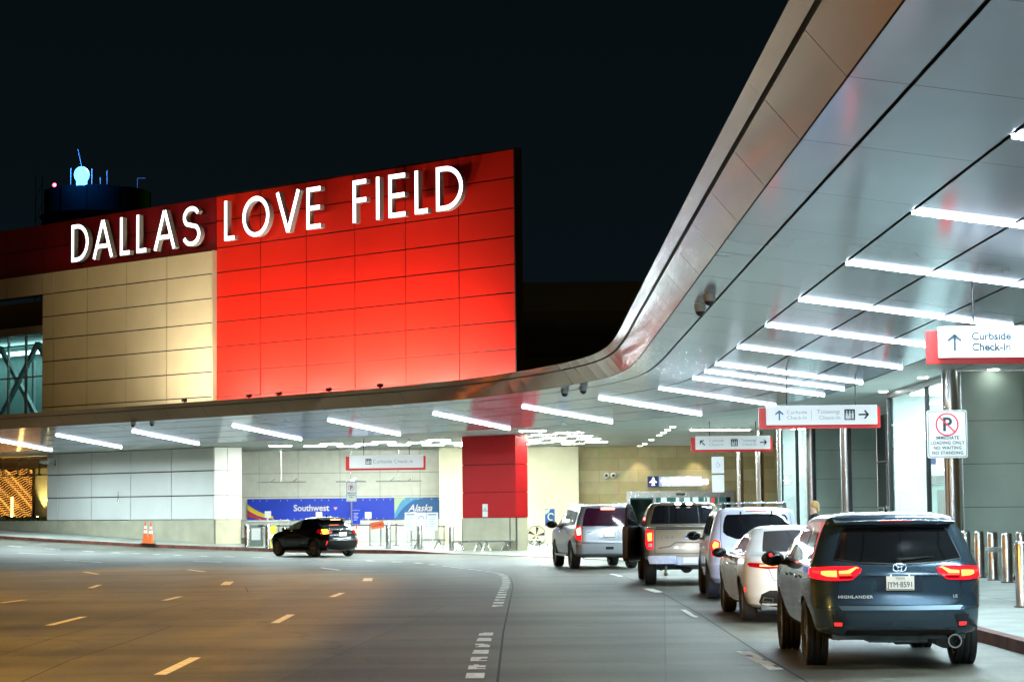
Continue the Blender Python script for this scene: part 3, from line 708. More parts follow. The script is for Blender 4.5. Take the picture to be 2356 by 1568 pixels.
# red pillar under the end of the red wall
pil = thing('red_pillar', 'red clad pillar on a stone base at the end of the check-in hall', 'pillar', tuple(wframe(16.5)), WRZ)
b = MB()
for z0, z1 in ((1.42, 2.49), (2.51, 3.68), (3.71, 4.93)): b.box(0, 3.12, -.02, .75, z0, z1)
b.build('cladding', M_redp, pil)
b = MB(); b.box(.03, 3.08, .02, .72, 1.3, 4.93); b.build('core', M_black, pil)
b = MB(); b.box(.0, 3.1, -.01, .75, -.05, 1.40); b.build('stone_base', M_plinth, pil)
b = MB(); b.box(-.035, .0, -.03, .05, 0, 1.4); b.box(2.75, 2.80, -.03, -.01, 0, 1.4); b.box(3.1, 3.15, -.03, .03, 0, 1.4); b.build('corner_strip', M_steel, pil)
no = thing('wall_notice', 'small white notice with text at the foot of the red pillar cladding', 'notice', tuple(wframe(17.85, .04, 1.45)), WRZ)
b = MB(); b.box(-.15, .15, 0, .015, 0, .55); b.build('plate', M_wpaint, no)
text('NO\nSMOKING', .08, M_ink, no, (0, -.004, .3), 'notice_text')

# wall washing floodlights on the canopy roof
def flood(s_, off, z, energy, col, label, aim_z, size=.5, group='floodlights on the canopy roof', aim_s=0.0):
    p = wframe(s_, off, z); o = thing('floodlight', label, 'floodlight', tuple(p), WRZ, group)
    b = MB(); b.box(-.16, .16, -.1, .1, .08, .3); b.box(-.03, .03, -.03, .03, -.1, .1); b.build('housing', M_plastic, o)
    if energy > 0:
        L_ = bpy.data.lights.new('flood_beam', 'AREA'); L_.energy = energy; L_.color = col; L_.size = size; L_.spread = math.radians(150); L_.shape = 'RECTANGLE'; L_.size_y = .2
        lo = bpy.data.objects.new('flood_beam', L_); COL.objects.link(lo); tgt = wframe(s_+aim_s, 0, aim_z); d = Vector(tgt)-(p+Vector((0, 0, .36)))
        lo.location = p+Vector((0, 0, .36)); lo.rotation_euler = d.to_track_quat('-Z', 'Y').to_euler()
for q_, w_ in (((424,909),'in front of the tan wall'),((572,905),'at the left end of the red wall'),((639,899),'second at the foot of the red wall from the left'),((755,893),'third at the foot of the red wall from the left'),((876,883),'rightmost at the foot of the red wall')):
    pp = aty(q_[0], q_[1]+4, 92); tt = CPT.near(pp.x, pp.y-4)
    best = min((abs((aty(q_[0], q_[1], CPT.at(tt+dt, -.3).y)-CPT.at(tt+dt, -.3)).xy.length), tt+dt) for dt in [i*.2 for i in range(-30, 30)])[1]
    c = CPT.at(best, -.3); o = thing('floodlight', 'small dark floodlight ' + w_, 'floodlight', (c.x, c.y, 6.40), WRZ, 'floodlights on the canopy edge')
    b = MB(); b.box(-.10, .10, -.07, .07, .04, .17); b.box(-.02, .02, -.02, .02, -.02, .05); b.build('housing', M_plastic, o)
for s_, e_ in ((5.2, 400), (9.3, 540), (13.2, 580), (17.0, 380)): flood(s_, 3.1, 6.45, e_, (1, .82, .66), 'wall washing floodlight under ' + {5.2:'the word LOVE',9.3:'the F of FIELD',13.2:'the E of FIELD',17.0:'the D of FIELD'}[s_], 9.0)
for s_, e_ in ((1.8, 200), (-1.2, 420)): flood(s_, 2.6 if s_ > 0 else 4.6, 6.45, e_, (1, .88, .7), 'wall washing floodlight near the tan wall corner, ' + ('red' if s_ > 0 else 'tan') + ' side', 11.5)

# warm street lamp behind the viewer on the left, lighting the road and the tan wall
def lamp_post(x, y, h, e_, label, col=(1, .50, .12)):
    o = thing('street_lamp', label, 'street lamp', (x, y, 0))
    b = MB(); b.tube((0,0,0), (0,0,h), .12, .07); b.tube((0,0,h-.1), (1.6,0,h+.25), .05, .04); b.build('post', M_dark, o)
    b = MB(); b.box(1.3, 2.2, -.18, .18, h+.2, h+.36); b.build('lamp_head', M_dark, o)
    b = MB(); b.box(1.4, 2.1, -.14, .14, h+.15, h+.19); b.build('lamp_lens', glow('sodium_lens', (1, .55, .15), 20), o)
    L_ = bpy.data.lights.new('lamp_light', 'AREA'); L_.energy = e_; L_.color = col; L_.size = .7; lo = bpy.data.objects.new('lamp_light', L_); COL.objects.link(lo)
    lo.location = (x+1.75, y, h+.12)
lamp_post(-24, 14, 11, 9500, 'sodium street lamp left of the roadway nearest the viewer', (1, .50, .06))
lamp_post(-34, 58, 11, 2600, 'sodium street lamp farther along the left side of the roadway', (1, .48, .08))
fp = Vector((-34, 78, 19.0)); o = thing('added_flood_mast', 'added unseen mast with an amber floodlight aimed at the tan wall from the left', 'floodlight', (fp.x, fp.y, rise(fp.x, fp.y)))  # added out of view, stands in for street lamps lighting the tan wall
b = MB(); b.tube((0,0,0), (0,0,fp.z), .13, .08); b.build('mast', M_dark, o)
b = MB(); b.box(-.25, .25, -.2, .2, fp.z-.1, fp.z+.3); b.build('flood_head', M_dark, o)
L_ = bpy.data.lights.new('flood_beam', 'SPOT'); L_.energy = 10500; L_.color = (1, .74, .36); L_.spot_size = math.radians(46); L_.spot_blend = .8; L_.shadow_soft_size = .25
lo = bpy.data.objects.new('flood_beam', L_); COL.objects.link(lo); lo.location = fp+Vector((.35, .35, .1)); lo.rotation_euler = (Vector((-16, 107, 9.5))-fp).to_track_quat('-Z', 'Y').to_euler()

# ================================================================ far background
tow = thing('control_tower', 'dark airport control tower with a bright blue-white beacon on top', 'tower', (-62.6, 320, -2.1))
b = MB()
def ngon_ring(r): return r
b.lathe([(5.2, 0), (5.2, 40), (8.3, 43.2), (8.7, 46.6), (8.2, 48.1), (.01, 48.3)], 12); b.build('tower_shaft', mat('tower_dark', (.001,.0025,.003), .8, spec=0), tow)
b = MB(); b.lathe([(8.0, 48.1), (8.0, 52.2), (7.6, 52.3), (.01, 52.4)], 16); b.build('tower_cab', mat('tower_teal', (.001,.014,.018), .8, spec=0, var=.15, vscale=.3), tow)
b = MB(); b.lathe([(8.35, 47.9), (8.75, 48.3), (8.35, 48.5)], 16)
for i in range(12): a = 2*PI*i/12; b.tube((8.05*math.cos(a), 8.05*math.sin(a), 48.3), (8.05*math.cos(a), 8.05*math.sin(a), 52.2), .06, n=4)
b.build('tower_rail', mat('tower_black', (.002,.003,.004), .9, spec=0), tow)
b = MB(); b.sphere((-.9, -7.4, 53.75), 1.15, 14, (1, 1, 1.08)); b.lathe([(.8, 52.1), (.8, 52.9)], 10, (-.9, -7.4, 0)); b.build('beacon', glow('beacon_white_blue', (.05, .32, 1.0), 9), tow)
b = MB()
for dx, h0, h1 in ((-2.5, 52.3, 54.3), (.65, 52.3, 54.2), (1.9, 52.3, 52.9), (2.9, 52.3, 53.9)): b.tube((dx, -7.6, h0), (dx, -7.6, h1+.4), .06, n=5)
b.tube((-.9, -7.4, 54.8), (-1.5, -7.4, 57.6), .035, .02, n=5)
b.tube((6.4, -2, 52.2), (6.4, -2, 54), .05, n=5); b.tube((6.4, -2, 54), (7.6, -2, 54), .05, n=5)
b.build('antenna', mat('antenna_white', (.5,.6,.7), .5), tow)
b = MB(); b.sphere((-6.1, -2, 53.1), .28, 8); b.build('warning_lamp', glow('red_warning', (1, .06, .12), 14), tow)
b = MB()
for dx in (-9.6, -8.6):
    b.tube((dx, 1, 0), (dx, 1, 55), .07, n=4)
for i in range(18): b.tube((-9.6, 1, 3*i), (-8.6, 1, 3*i+3), .04, n=4)
b.build('lattice_mast', MATS['tower_black'], tow)
bl = bpy.data.lights.new('beacon_light', 'POINT'); bl.energy = 5000; bl.color = (.05, .3, 1); bl.shadow_soft_size = .6; bo = bpy.data.objects.new('beacon_light', bl); COL.objects.link(bo); bo.location = (-63.5, 308, 54)
gar = thing('parking_garage', 'dark multi-storey building behind the canopy bend', 'building', (8, 150, 0))
b = MB(); b.box(-9, 22, 0, 8, 0, 15.6); b.cur = 1; b.box(-9.2, 22.2, -.3, 0, 15.6, 17.7); b.box(-9.2, 22.2, -.3, 0, 11.2, 12.4)
b.build('wall', [M_dark2, mat('garage_band', (.018,.03,.03), .7)], gar)
# ================================================================ signs, fittings and street furniture
def onwall(u, v, off=0.0):
    d = ray(u, v); p0 = wframe(0, off); t = (p0-CP).dot(WN)/d.dot(WN); return CP + d*t
def arrow(parent, cx, cz, s, ang, y=-.07, mt=None, name='arrow'):
    b = MB(); R_ = Matrix.Translation((cx, y, cz)) @ Matrix.Rotation(ang, 4, 'Y')
    w = s*.075
    b.prism([(-w, -s/2), (w, -s/2), (w, s/2-w*1.5), (-w, s/2-w*1.5)], .004, R_)
    for q in (1, -1): b.prism([(0, s/2), (0, s/2-w*3), (q*s*.36, s*.10-w*1.3), (q*s*.42, s*.14-w*.0)][::q], .0042, R_)
    return b.build(name, mt or M_ink, parent)
def people_icon(parent, cx, cz, s, y=-.07):
    b = MB(); b.box(cx-s/2, cx+s/2, y-.003, y, cz-s/2, cz+s/2); b.cur = 1
    for dx in (-.28, 0, .28):
        b.box(cx+(dx-.1)*s, cx+(dx+.1)*s, y-.006, y-.003, cz-s*.4, cz+s*.15); b.box(cx+(dx-.06)*s, cx+(dx+.06)*s, y-.006, y-.003, cz+s*.2, cz+s*.36)
    b.box(cx-s*.4, cx+s*.05, y-.007, y-.003, cz-s*.42, cz-s*.1)
    return b.build('pictogram', [M_ink, M_wpaint], parent)
def hang_sign(x0, x1, y, z0, z1, label, roof, lit=True):
    o = thing('hanging_sign', label, 'sign', ((x0+x1)/2, y, z0), 0, 'hanging direction signs')
    w = (x1-x0)/2; h = z1-z0
    b = MB(); b.box(-w, w, -.06, .06, 0, h); b.build('white_panel', M_signw, o, bevel=.006)
    b = MB(); b.box(-w-.17, w+.10, .07, .16, -.09, h-.05); b.build('red_backing', M_signr, o, bevel=.004)
    b = MB()
    for xx in (-w*.62, w*.62): b.tube((xx, 0.02, h), (xx, .02, roof((x0+x1)/2+xx)-z0), .016, n=6)
    b.build('hanging_rod', M_dark, o)
    return o, w, h
rf = lambda x: zoff(max(0, x-3.2))+.04
p = aty(2158, 752, 32.8); q = aty(2158, 823, 32.8)
o, w, h = hang_sign(p.x, p.x+2.9, 32.8, q.z, p.z, 'nearest hanging sign, with an up arrow and Curbside Check-In, cut by the frame', rf)
arrow(o, -w+.24, h/2, .27, 0); text('Curbside\nCheck-In', .165, M_ink, o, (-w+.5, -.066, h/2), align='LEFT', sx=1.0, bold=.006)
p = aty(1762, 933, 54); q = aty(2018, 975, 54)
o, w, h = hang_sign(p.x, q.x, 54, q.z, p.z, 'middle hanging sign with arrows and a group pictogram in front of the column', rf)
arrow(o, -w+.33, h/2, .26, 0, mt=mat('sign_blue_ink', (.10,.22,.36), .5)); text('Curbside\nCheck-In', .14, M_inkg, o, (-w+.52, -.064, h/2), align='LEFT'); text('Ticketing/\nCheck-In', .15, M_inkg, o, (w-.93, -.064, h/2), align='RIGHT')
people_icon(o, w-.70, h/2, .27); arrow(o, w-.34, h/2, .27, PI/2)
b = MB(); b.box(-.27, -.26, -.066, -.06, .1, h-.1); b.build('divider', M_inkg, o)
p = aty(1600, 1003, 79.5); q = aty(1772, 1032, 79.5)
o, w, h = hang_sign(p.x, q.x, 79.5, q.z, p.z, 'farthest hanging sign on the right, pointing to ticketing and curbside check-in', lambda x: ZC)
arrow(o, -w+.25, h/2, .26, -PI/4); text('Curbside\nCheck-In', .15, M_inkg, o, (-w+.5, -.064, h/2), align='LEFT'); people_icon(o, 0.05, h/2, .26); text('Ticketing/\nCheck-In', .15, M_inkg, o, (w-.5, -.064, h/2), align='RIGHT'); arrow(o, w-.25, h/2, .26, PI/2)
p = aty(804, 1047, 95); q = aty(974, 1075, 95)
o, w, h = hang_sign(p.x, q.x, 95, q.z, p.z, 'hanging Curbside Check-In sign left of the red pillar', lambda x: ZC)
people_icon(o, -w+.85, h/2, .26); text('Curbside Check-In', .25, M_inkg, o, (.3, -.064, h/2), sx=.95)
# all gates sign on the stone wall
p = aty(1490, 1095, 110.2); q = aty(1616, 1118, 110.2)
o = thing('gates_sign', 'lit sign with a plane symbol reading All Gates above the far sliding doors', 'sign', (p.x, 110.2, q.z))
w_ = q.x-p.x; h = p.z-q.z
b = MB(); b.box(0, h*1.05, -.03, .28, 0, h); b.build('icon_panel', mat('sign_navy', (.01,.03,.16), .4, emit=(.02,.05,.3), es=.5), o)
b = MB(); cx, cz = h*.52, h*.5
b.prism([(cx-.04, cz-.18), (cx+.04, cz-.18), (cx+.05, cz+.16), (cx, cz+.22), (cx-.05, cz+.16)], .004, Matrix.Translation((0, -.036, 0)))
b.prism([(cx-.2, cz-.05), (cx+.2, cz-.05), (cx+.03, cz+.1), (cx-.03, cz+.1)], .004, Matrix.Translation((0, -.0365, 0))); b.prism([(cx-.1, cz-.2), (cx+.1, cz-.2), (cx, cz-.1)], .004, Matrix.Translation((0, -.037, 0)))
M_lit = glow('lit_letter', (.86, .93, 1), 5); b.build('plane_icon', M_lit, o)
b = MB(); b.box(h*1.1, w_, .2, .28, .02, h-.02); b.build('letter_rail', mat('rail_white', (.6,.65,.75), .4, emit=(.5,.7,1), es=.5), o)
arrow(o, h*1.1+.24, h/2, .36, 0, y=.15, mt=M_lit); text('All Gates', .55, M_lit, o, (h*1.1+.5, .17, h/2), align='LEFT', ext=.03, bold=.004)

def noparking(x, y, z0, w, h, label, zb, rz=0, full=True, rnd=.04):
    o = thing('no_parking_sign', label, 'sign', (x, y, zb), rz, 'no parking signs on posts')
    z = z0-zb
    b = MB(); b.tube((0, .02, 0), (0, .02, z+h+.05), .03, n=10); b.lathe([(.0001, .05), (.04, .02), (.04, 0)], 10, (0, .02, z+h+.02)); b.build('post', M_steel, o)
    def rr(w, h, r, y0, y1, b, zc):
        pts = []
        for cx, cz, a in ((w/2-r, h/2-r, 0), (-w/2+r, h/2-r, 90), (-w/2+r, -h/2+r, 180), (w/2-r, -h/2+r, 270)): pts += arcpts(cx, cz, r, r, a, a+90, 5)
        b.prism(pts, y1-y0, Matrix.Translation((0, y0, zc)))
    b = MB(); rr(w, h, rnd, -.04, -.025, b, z+h/2); b.build('plate', mat('sign_plate', (.62,.66,.66), .35, var=0), o)
    b = MB(); r = w*.5-.02; 
    solid_stroke(b, [(x_, z_+z+h/2) for x_, z_ in (arcpts(w/2-.06, h/2-.06, .035, .035, 0, 90, 5)+arcpts(-w/2+.06, h/2-.06, .035, .035, 90, 180, 5)+arcpts(-w/2+.06, -h/2+.06, .035, .035, 180, 270, 5)+arcpts(w/2-.06, -h/2+.06, .035, .035, 270, 360, 5))], .012, -.044, -.04, True)
    b.m = [0]*len(b.m); b.build('border', M_ink, o)
    cz = z+h*.70; r = w*.27
    b = MB(); solid_stroke(b, arcpts(0, cz, r, r, 0, 360, 30)[:-1], w*.035, -.048, -.044, True); solid_stroke(b, [(-r*.7, cz+r*.7), (r*.7, cz-r*.7)], w*.035, -.050, -.046); b.m = [0]*len(b.m); b.build('prohibition_ring', mat('sign_crimson', (.62,.02,.06), .4), o)
    text('P', r*1.75, M_ink, o, (0, -.043, cz-.01), 'letter_p', bold=.008)
    for i, t_ in enumerate(('IMMEDIATE', 'LOADING ONLY', 'NO WAITING', 'NO STANDING') if full else ('IMMEDIATE', 'LOADING', 'ONLY')):
        text(t_, h*.095, M_ink, o, (0, -.043, z+h*(.42-.105*i)), 'sign_text', sx=.92 if full else .8, spacing=1.12, bold=.0022)
    return o
p = aty(2177, 943, 40); q = aty(2177, 1053, 40)
noparking(p.x, 40, q.z, .755, .895, 'large no parking sign reading immediate loading only, above the dark blue SUV', .15)
p = aty(808.5, 1108, 93); q = aty(808.5, 1153, 93)
noparking(p.x, 93, q.z, .46, .86, 'narrow no parking sign behind the black crossover', hwalk(p.x, 93), full=False)
p = aty(1651, 1050, 77); q = aty(1651, 1088, 77)
o = thing('accessible_parking_sign', 'double plate sign on a post behind the white SUV', 'sign', (p.x, 77, .1))
b = MB(); b.tube((0, .03, 0), (0, .03, p.z-.05), .03); b.build('post', M_steel, o)
b = MB(); b.box(-.22, .22, -.02, 0, q.z-.1, p.z-.1); b.build('upper_plate', M_signw, o, bevel=.02)
b = MB(); b.box(-.22, .22, -.02, 0, q.z-.1-.68, q.z-.1-.06); b.build('lower_plate', M_signw, o, bevel=.02)
b = MB(); zc = p.z-.32
solid_stroke(b, arcpts(0, zc-.08, .07, .07, 130, 400, 14), .016, -.026, -.022); solid_stroke(b, [(-.02, zc+.08), (-.02, zc-.03), (.06, zc-.03), (.09, zc-.1)], .018, -.026, -.022); b.m = [0]*len(b.m); b.build('wheelchair_icon', mat('icon_blue', (.3,.45,.7), .5), o)

# steel columns on the right
def column(u, y, wpx, label, top=None):
    p = aty(u, 1160, y); r = wpx/2*y/FPX
    o = thing('steel_column', label, 'column', (p.x, y, .15), 0, 'steel columns along the right sidewalk')
    ztop = zoff(max(0, p.x-3.3))+.1
    b = MB(); b.tube((0,0,0), (0,0,ztop-.15), r, n=28); b.build('shaft', M_steel, o)
    b = MB(); b.lathe([(r+.03, 0), (r+.03, .12), (r, .13)], 28); b.build('base_ring', M_steel, o)
column(2193, 50.2, 38, 'thick steel column behind the no parking sign, nearest of the row')
column(1949, 67, 25, 'steel column behind the right end of the middle hanging sign')
column(1868, 75.6, 24, 'steel column below the middle hanging sign, beside a tiled pier')
column(1750, 90, 19, 'thin steel column behind the right end of the far hanging sign')
column(1704, 98, 15, 'thinnest and farthest steel column')
column(1795, 82, 9, 'slim pale post at the far end of the second glazed entrance')

# bollards
def bollard(x, y, z, label, grp, h=1.05, r=.11, proto=[None]):
    if proto[0] is None:
        o = thing('bollard', label, 'bollard', (x, y, z), 0, grp)
        b = MB(); b.lathe([(r, 0), (r, h-.06), (r*.98, h-.055), (r*.98, h-.045), (r, h-.04), (r*.85, h-.012), (r*.45, h), (.001, h+.002)], 24); b.build('post', M_steel, o)
        b = MB(); b.lathe([(r+.03, 0), (r+.03, .015), (r, .02)], 24); b.build('base_plate', M_dark, o)
        proto[0] = o; return o
    o = copy_tree(proto[0]); o.location = (x, y, z); o['label'] = label; o['group'] = grp; return o
Zb = lambda x, y: ((1900+x/3.239)/1.08659, (1220+y/3.239)/1.08659)
rb = [((1675,715),'steel bollard right beside the dark blue SUV, leftmost on the right sidewalk'),((1783,722),'second steel bollard to the right of the dark blue SUV'),((1892,742),'third steel bollard to the right of the dark blue SUV'),((2008,762),'steel bollard in front of the sloping bench frame'),((2125,740),'steel bollard at the right edge, farther of the two'),((2130,960),'nearest steel bollard, cut by the right frame edge')]
for q_, l_ in rb:
    p = atz(*Zb(*q_), .15); bollard(p.x, p.y, .15, l_, 'bollards on the right sidewalk')
lb = [(568,'bollard at the left end of the counter hall'),(616,'bollard just left of the black crossover, with a yellow item behind'),(893,'bollard between the closed sign and the black crossover'),(965,'bollard in front of the notice boards'),(1038,'bollard between the notice boards and the long bench')]
for u_, l_ in lb:
    p = G(u_, 1263.5, .15); y = 91.5 + max(0, (760-u_)*.018); p = aty(u_, 1200, y); bollard(p.x, y, hwalk(p.x, y), 'steel '+l_, 'bollards along the far kerb')

# traffic cones
def cone(u, v, label, proto=[None]):
    p = G(u, v, .15)
    if proto[0]:
        o = copy_tree(proto[0]); o.location = (p.x, p.y, hwalk(p.x, p.y)); o['label'] = label; return o
    o = thing('traffic_cone', label, 'traffic cone', (p.x, p.y, hwalk(p.x, p.y)), 0, 'traffic cones against the pale wall'); proto[0] = o
    b = MB(); b.box(-.2, .2, -.2, .2, 0, .05); b.build('base', M_plastic, o, bevel=.01)
    R_ = lambda z: .155-.125*(z/1.05)
    b = MB(); prev = None
    for z0, z1, c in ((.05,.52,0),(.52,.66,1),(.66,.74,0),(.74,.86,1),(.86,1.06,0)):
        b.cur = c; b.lathe([(R_(z0), z0), (R_(z1), z1)], 20)
    b.cur = 0; b.lathe([(R_(1.06), 1.06), (.001, 1.065)], 20)
    b.build('cone_body', [mat('cone_orange', (.95,.14,.02), .5, var=.05), mat('reflective_band', (.85,.85,.85), .3, var=0)], o)
    return o
cone(334.5, 1250.5, 'left of the two orange traffic cones'); cone(347, 1251.5, 'right of the two orange traffic cones')

# benches
def bench(x, y, z, L_, rz, label, proto={}):
    if L_ in proto:
        o = copy_tree(proto[L_]); o.location = (x, y, z); o.rotation_euler = (0, 0, rz); o['label'] = label; return o
    o = thing('bench', label, 'bench', (x, y, z), rz, 'backless metal benches'); proto[L_] = o
    b = MB(); pr = [(-.24, .40), (-.21, .44), (0, .42), (.21, .44), (.24, .40), (.18, .37), (-.18, .37)]
    M_ = Matrix.Rotation(-PI/2, 4, 'Z') @ Matrix.Translation((0, -L_/2, 0))
    b.prism(pr, L_, M_); b.build('seat', M_steel, o)
    for k in (-1, 1):
        b = MB()
        for q in (-1, 1): b.tube((k*(L_/2-.3), q*.08, .39), (k*(L_/2-.12), q*.24, 0), .022, n=8); b.tube((k*(L_/2-.3), q*.08, .39), (k*(L_/2-.52), q*.24, 0), .022, n=8)
        b.build('leg', M_steel, o)
    return o
for u_, y, L_, l_ in ((986, 92.5, 1.5, 'short metal bench behind the notice boards, left of the long ones'),(1080, 91.3, 1.45, 'metal bench in front of the pillar, left half of the pair'),(1141, 91.0, 1.45, 'metal bench in front of the pillar, right half of the pair'),(1224, 93.5, 1.0, 'metal bench end just right of the red pillar')):
    p = aty(u_, 1200, y); bench(p.x, y, hwalk(p.x, y), L_, -.05, l_)
p = atz(2352, 1338, .15); o = thing('slanted_bench', 'grey metal bench frame among the right bollards', 'bench', (p.x, p.y+.8, .15))
b = MB(); b.box(-.55, .9, -.2, .2, .62, .72); b.build('seat', mat('bench_grey', (.25,.28,.28), .4), o)
b = MB(); b.prism([(-.05, 0), (.16, 0), (.4, .62), (.22, .62)], .08, Matrix.Translation((0, -.1, 0))); b.build('leg', M_dark, o)

# banner on the hall wall
bx0, bx1, bz0, bz1 = -13.95, -3.86, 1.30, 2.42
ban = thing('counter_banner', 'long blue banner with airline names on the check-in hall back wall', 'banner', (bx0, 111.9, bz0))
Wd = bx1-bx0; Hh = bz1-bz0; xs_ = -6.25-bx0
b = MB(); b.box(0, xs_, 0, .04, 0, Hh); b.build('blue_panel', mat('banner_blue', (.012,.055,.62), .4, var=.1, vscale=.7), ban)
b = MB(); b.box(xs_, Wd, .0, .04, 0, Hh); b.build('teal_blue_panel', mat('banner_alaska_blue', (.02,.14,.42), .4, var=.08), ban)
def curvepoly(f0, f1, x0, x1, n=12):
    return [(x0+(x1-x0)*i/n, f0(x0+(x1-x0)*i/n)) for i in range(n+1)] + [(x1-(x1-x0)*i/n, f1(x1-(x1-x0)*i/n)) for i in range(n+1)]
def strip_mesh(b, x0, x1, f0, f1, y, n=14, zmin=0.01, zmax=None):
    zmax = zmax or Hh-.01
    for i in range(n):
        a = x0+(x1-x0)*i/n; c = x0+(x1-x0)*(i+1)/n; k = lambda z: min(zmax, max(zmin, z))
        if k(f1(a))-k(f0(a)) < 1e-4 and k(f1(c))-k(f0(c)) < 1e-4: continue
        b.quad((a, y, k(f0(a))), (c, y, k(f0(c))), (c, y, k(f1(c))), (a, y, k(f1(a))))
sc_ = 1.1
fy = lambda x: .82*math.exp(-x*1.0)+.0 - .06*x
b = MB(); strip_mesh(b, .0, 1.35, lambda x: fy(x)-.26+.14*x, lambda x: fy(x)+.04+.03*x, -.003); b.build('yellow_stripe', mat('stripe_yellow', (.95,.62,.03), .4), ban)
b = MB(); strip_mesh(b, .0, 1.1, lambda x: .22-.28*x, lambda x: fy(x)-.29+.1*x, -.004); b.build('red_stripe', mat('stripe_red', (.75,.07,.04), .4), ban)
b = MB(); strip_mesh(b, xs_, xs_+1.5, lambda x: Hh*.95-1.1*math.exp(-(x-xs_)*0)*max(0, 1-((x-xs_)/1.5))**2.2*1.0, lambda x: Hh*1.0, -.003); b.build('pale_blue_swoosh', mat('swoosh_blue', (.10,.38,.68), .4), ban)
b = MB(); strip_mesh(b, xs_, xs_+.55, lambda x: Hh*.95-.9*max(0, 1-(x-xs_)/.55)**1.6*.9, lambda x: Hh, -.005); b.build('pale_green_swoosh', mat('swoosh_green', (.5,.72,.45), .4), ban)
text('Southwest', .46, M_wpaint, ban, (3.35, -.006, Hh*.55), 'airline_name', bold=.012, sx=.95)
b = MB(); b.prism([(4.62, .5), (4.72, .62), (4.69, .68), (4.62, .65), (4.55, .68), (4.52, .62)], .004, Matrix.Translation((0, -.006, 0))); b.build('heart', mat('heart_pink', (.8,.35,.4), .4), ban)
text('Alaska', .50, M_wpaint, ban, (xs_+1.35, -.007, Hh*.5), 'airline_name', bold=.010, shear=.35, sx=.95)
b = MB()
for i in range(28):
    for z in (.06, Hh-.09):
        if random.random() < .9: b.box(.3+i*.36-.02, .3+i*.36+.02, -.006, 0, z-.02, z+.02)
b.build('rivets', M_wpaint, ban)
# counters with screens
def counter(x, y, w, label):
    z = hwalk(x, y); o = thing('check_in_counter', label, 'counter', (x, y, z), 0, 'check-in counters')
    b = MB(); b.box(-w/2, w/2, 0, .7, 0, 1.0); b.cur = 1; b.box(-w/2-.03, w/2+.03, -.04, .74, 1.0, 1.06); b.build('counter_body', [mat('counter_grey', (.42,.46,.45), .4), mat('counter_top_white', (.75,.76,.75), .3)], o)
    b = MB(); b.box(-.16, .16, .1, .16, 1.2, 1.52); b.box(-.03, .03, .12, .15, 1.06, 1.2); b.build('screen', mat('screen_back_white', (.8,.8,.8), .4), o)
for x, w_ in ((-12.5, 'behind the first far bollards'),(-9.9, 'behind the roof of the black crossover'),(-7.4, 'behind the narrow no parking sign'),(-5.1, 'behind the notice boards')): counter(x, 108.5, 2.1, 'grey check-in counter with a white screen, '+w_)
# belt barriers
def stanchion(x, y, label, proto=[None]):
    z = hwalk(x, y)
    if proto[0]: o = copy_tree(proto[0]); o.location = (x, y, z); o['label'] = label; return o
    o = thing('belt_post', label, 'barrier post', (x, y, z), 0, 'belt barrier posts in front of the counters'); proto[0] = o
    b = MB(); b.tube((0,0,0), (0,0,1.0), .032, n=12); b.lathe([(.17, 0), (.17, .03), (.03, .05)], 20); b.build('post', M_steel, o)
    b = MB(); b.tube((0,0,.93), (0,0,1.0), .04, n=12); b.build('belt_head', M_plastic, o); return o
sx_ = [(-12.6,'first'),(-11.7,'second'),(-10.9,'third'),(-9.0,'fourth'),(-6.6,'fifth'),(-6.1,'sixth'),(-5.4,'seventh'),(-4.7,'eighth'),(-3.2,'last')]
for x, l_ in sx_: stanchion(x, 98.0+max(0, -x-9)*.6, l_+' belt barrier post from the left in front of the counters')
for (a, c, l_) in ((-12.6,-9.0,'left'),(-9.0,-6.1,'middle'),(-6.1,-3.2,'right')):
    b = MB(); ya, yc = 98.0+max(0, -a-9)*.6, 98.0+max(0, -c-9)*.6; za, zc = hwalk(a, ya), hwalk(c, yc)
    b.hexa([(a, ya-.01, za+.93), (c, yc-.01, zc+.93), (c, yc+.01, zc+.93), (a, ya+.01, za+.93), (a, ya-.01, za+.98), (c, yc-.01, zc+.98), (c, yc+.01, zc+.98), (a, ya+.01, za+.98)])
    tag(b.build('barrier_belt', M_plastic), 'black barrier belt stretched along the '+l_+' part of the counters', 'barrier belt', 'barrier belts')
# closed board, small blue board, notice boards, poster stand
o = thing('closed_board', 'tilted orange board reading CLOSED right of the black crossover', 'sign', (aty(868, 1207, 97.2).x, 97.2, aty(868, 1207, 97.2).z)); o.rotation_euler = (0, -.16, 0)
b = MB(); b.box(-.3, .3, 0, .02, -.16, .16); b.build('board', mat('board_orange', (.9,.16,.05), .5), o); text('CLOSED', .17, mat('board_ink', (.35,.02,.01), .5), o, (0, -.004, 0), bold=.003)
p = aty(820, 1176, 94.5); z = hwalk(p.x, 94.5); o = thing('airline_post_sign', 'blue notice panel on a red footed post beside the black crossover', 'sign', (p.x, 94.5, z))
b = MB(); b.tube((0, .02, 0), (0, .02, 1.3), .025); b.build('post', M_signr, o); b = MB(); b.box(-.17, .17, -.02, 0, 1.02, 1.72); b.build('panel', mat('banner_blue', (.012,.055,.62), .4), o)
text('Southwest', .075, M_wpaint, o, (0, -.023, 1.64), 'panel_text'); 
b = MB(); [b.box(-.12, .1-.03*(i % 3), -.023, -.02, 1.5-.06*i, 1.52-.06*i) for i in range(6)]; b.build('panel_lines', M_wpaint, o)
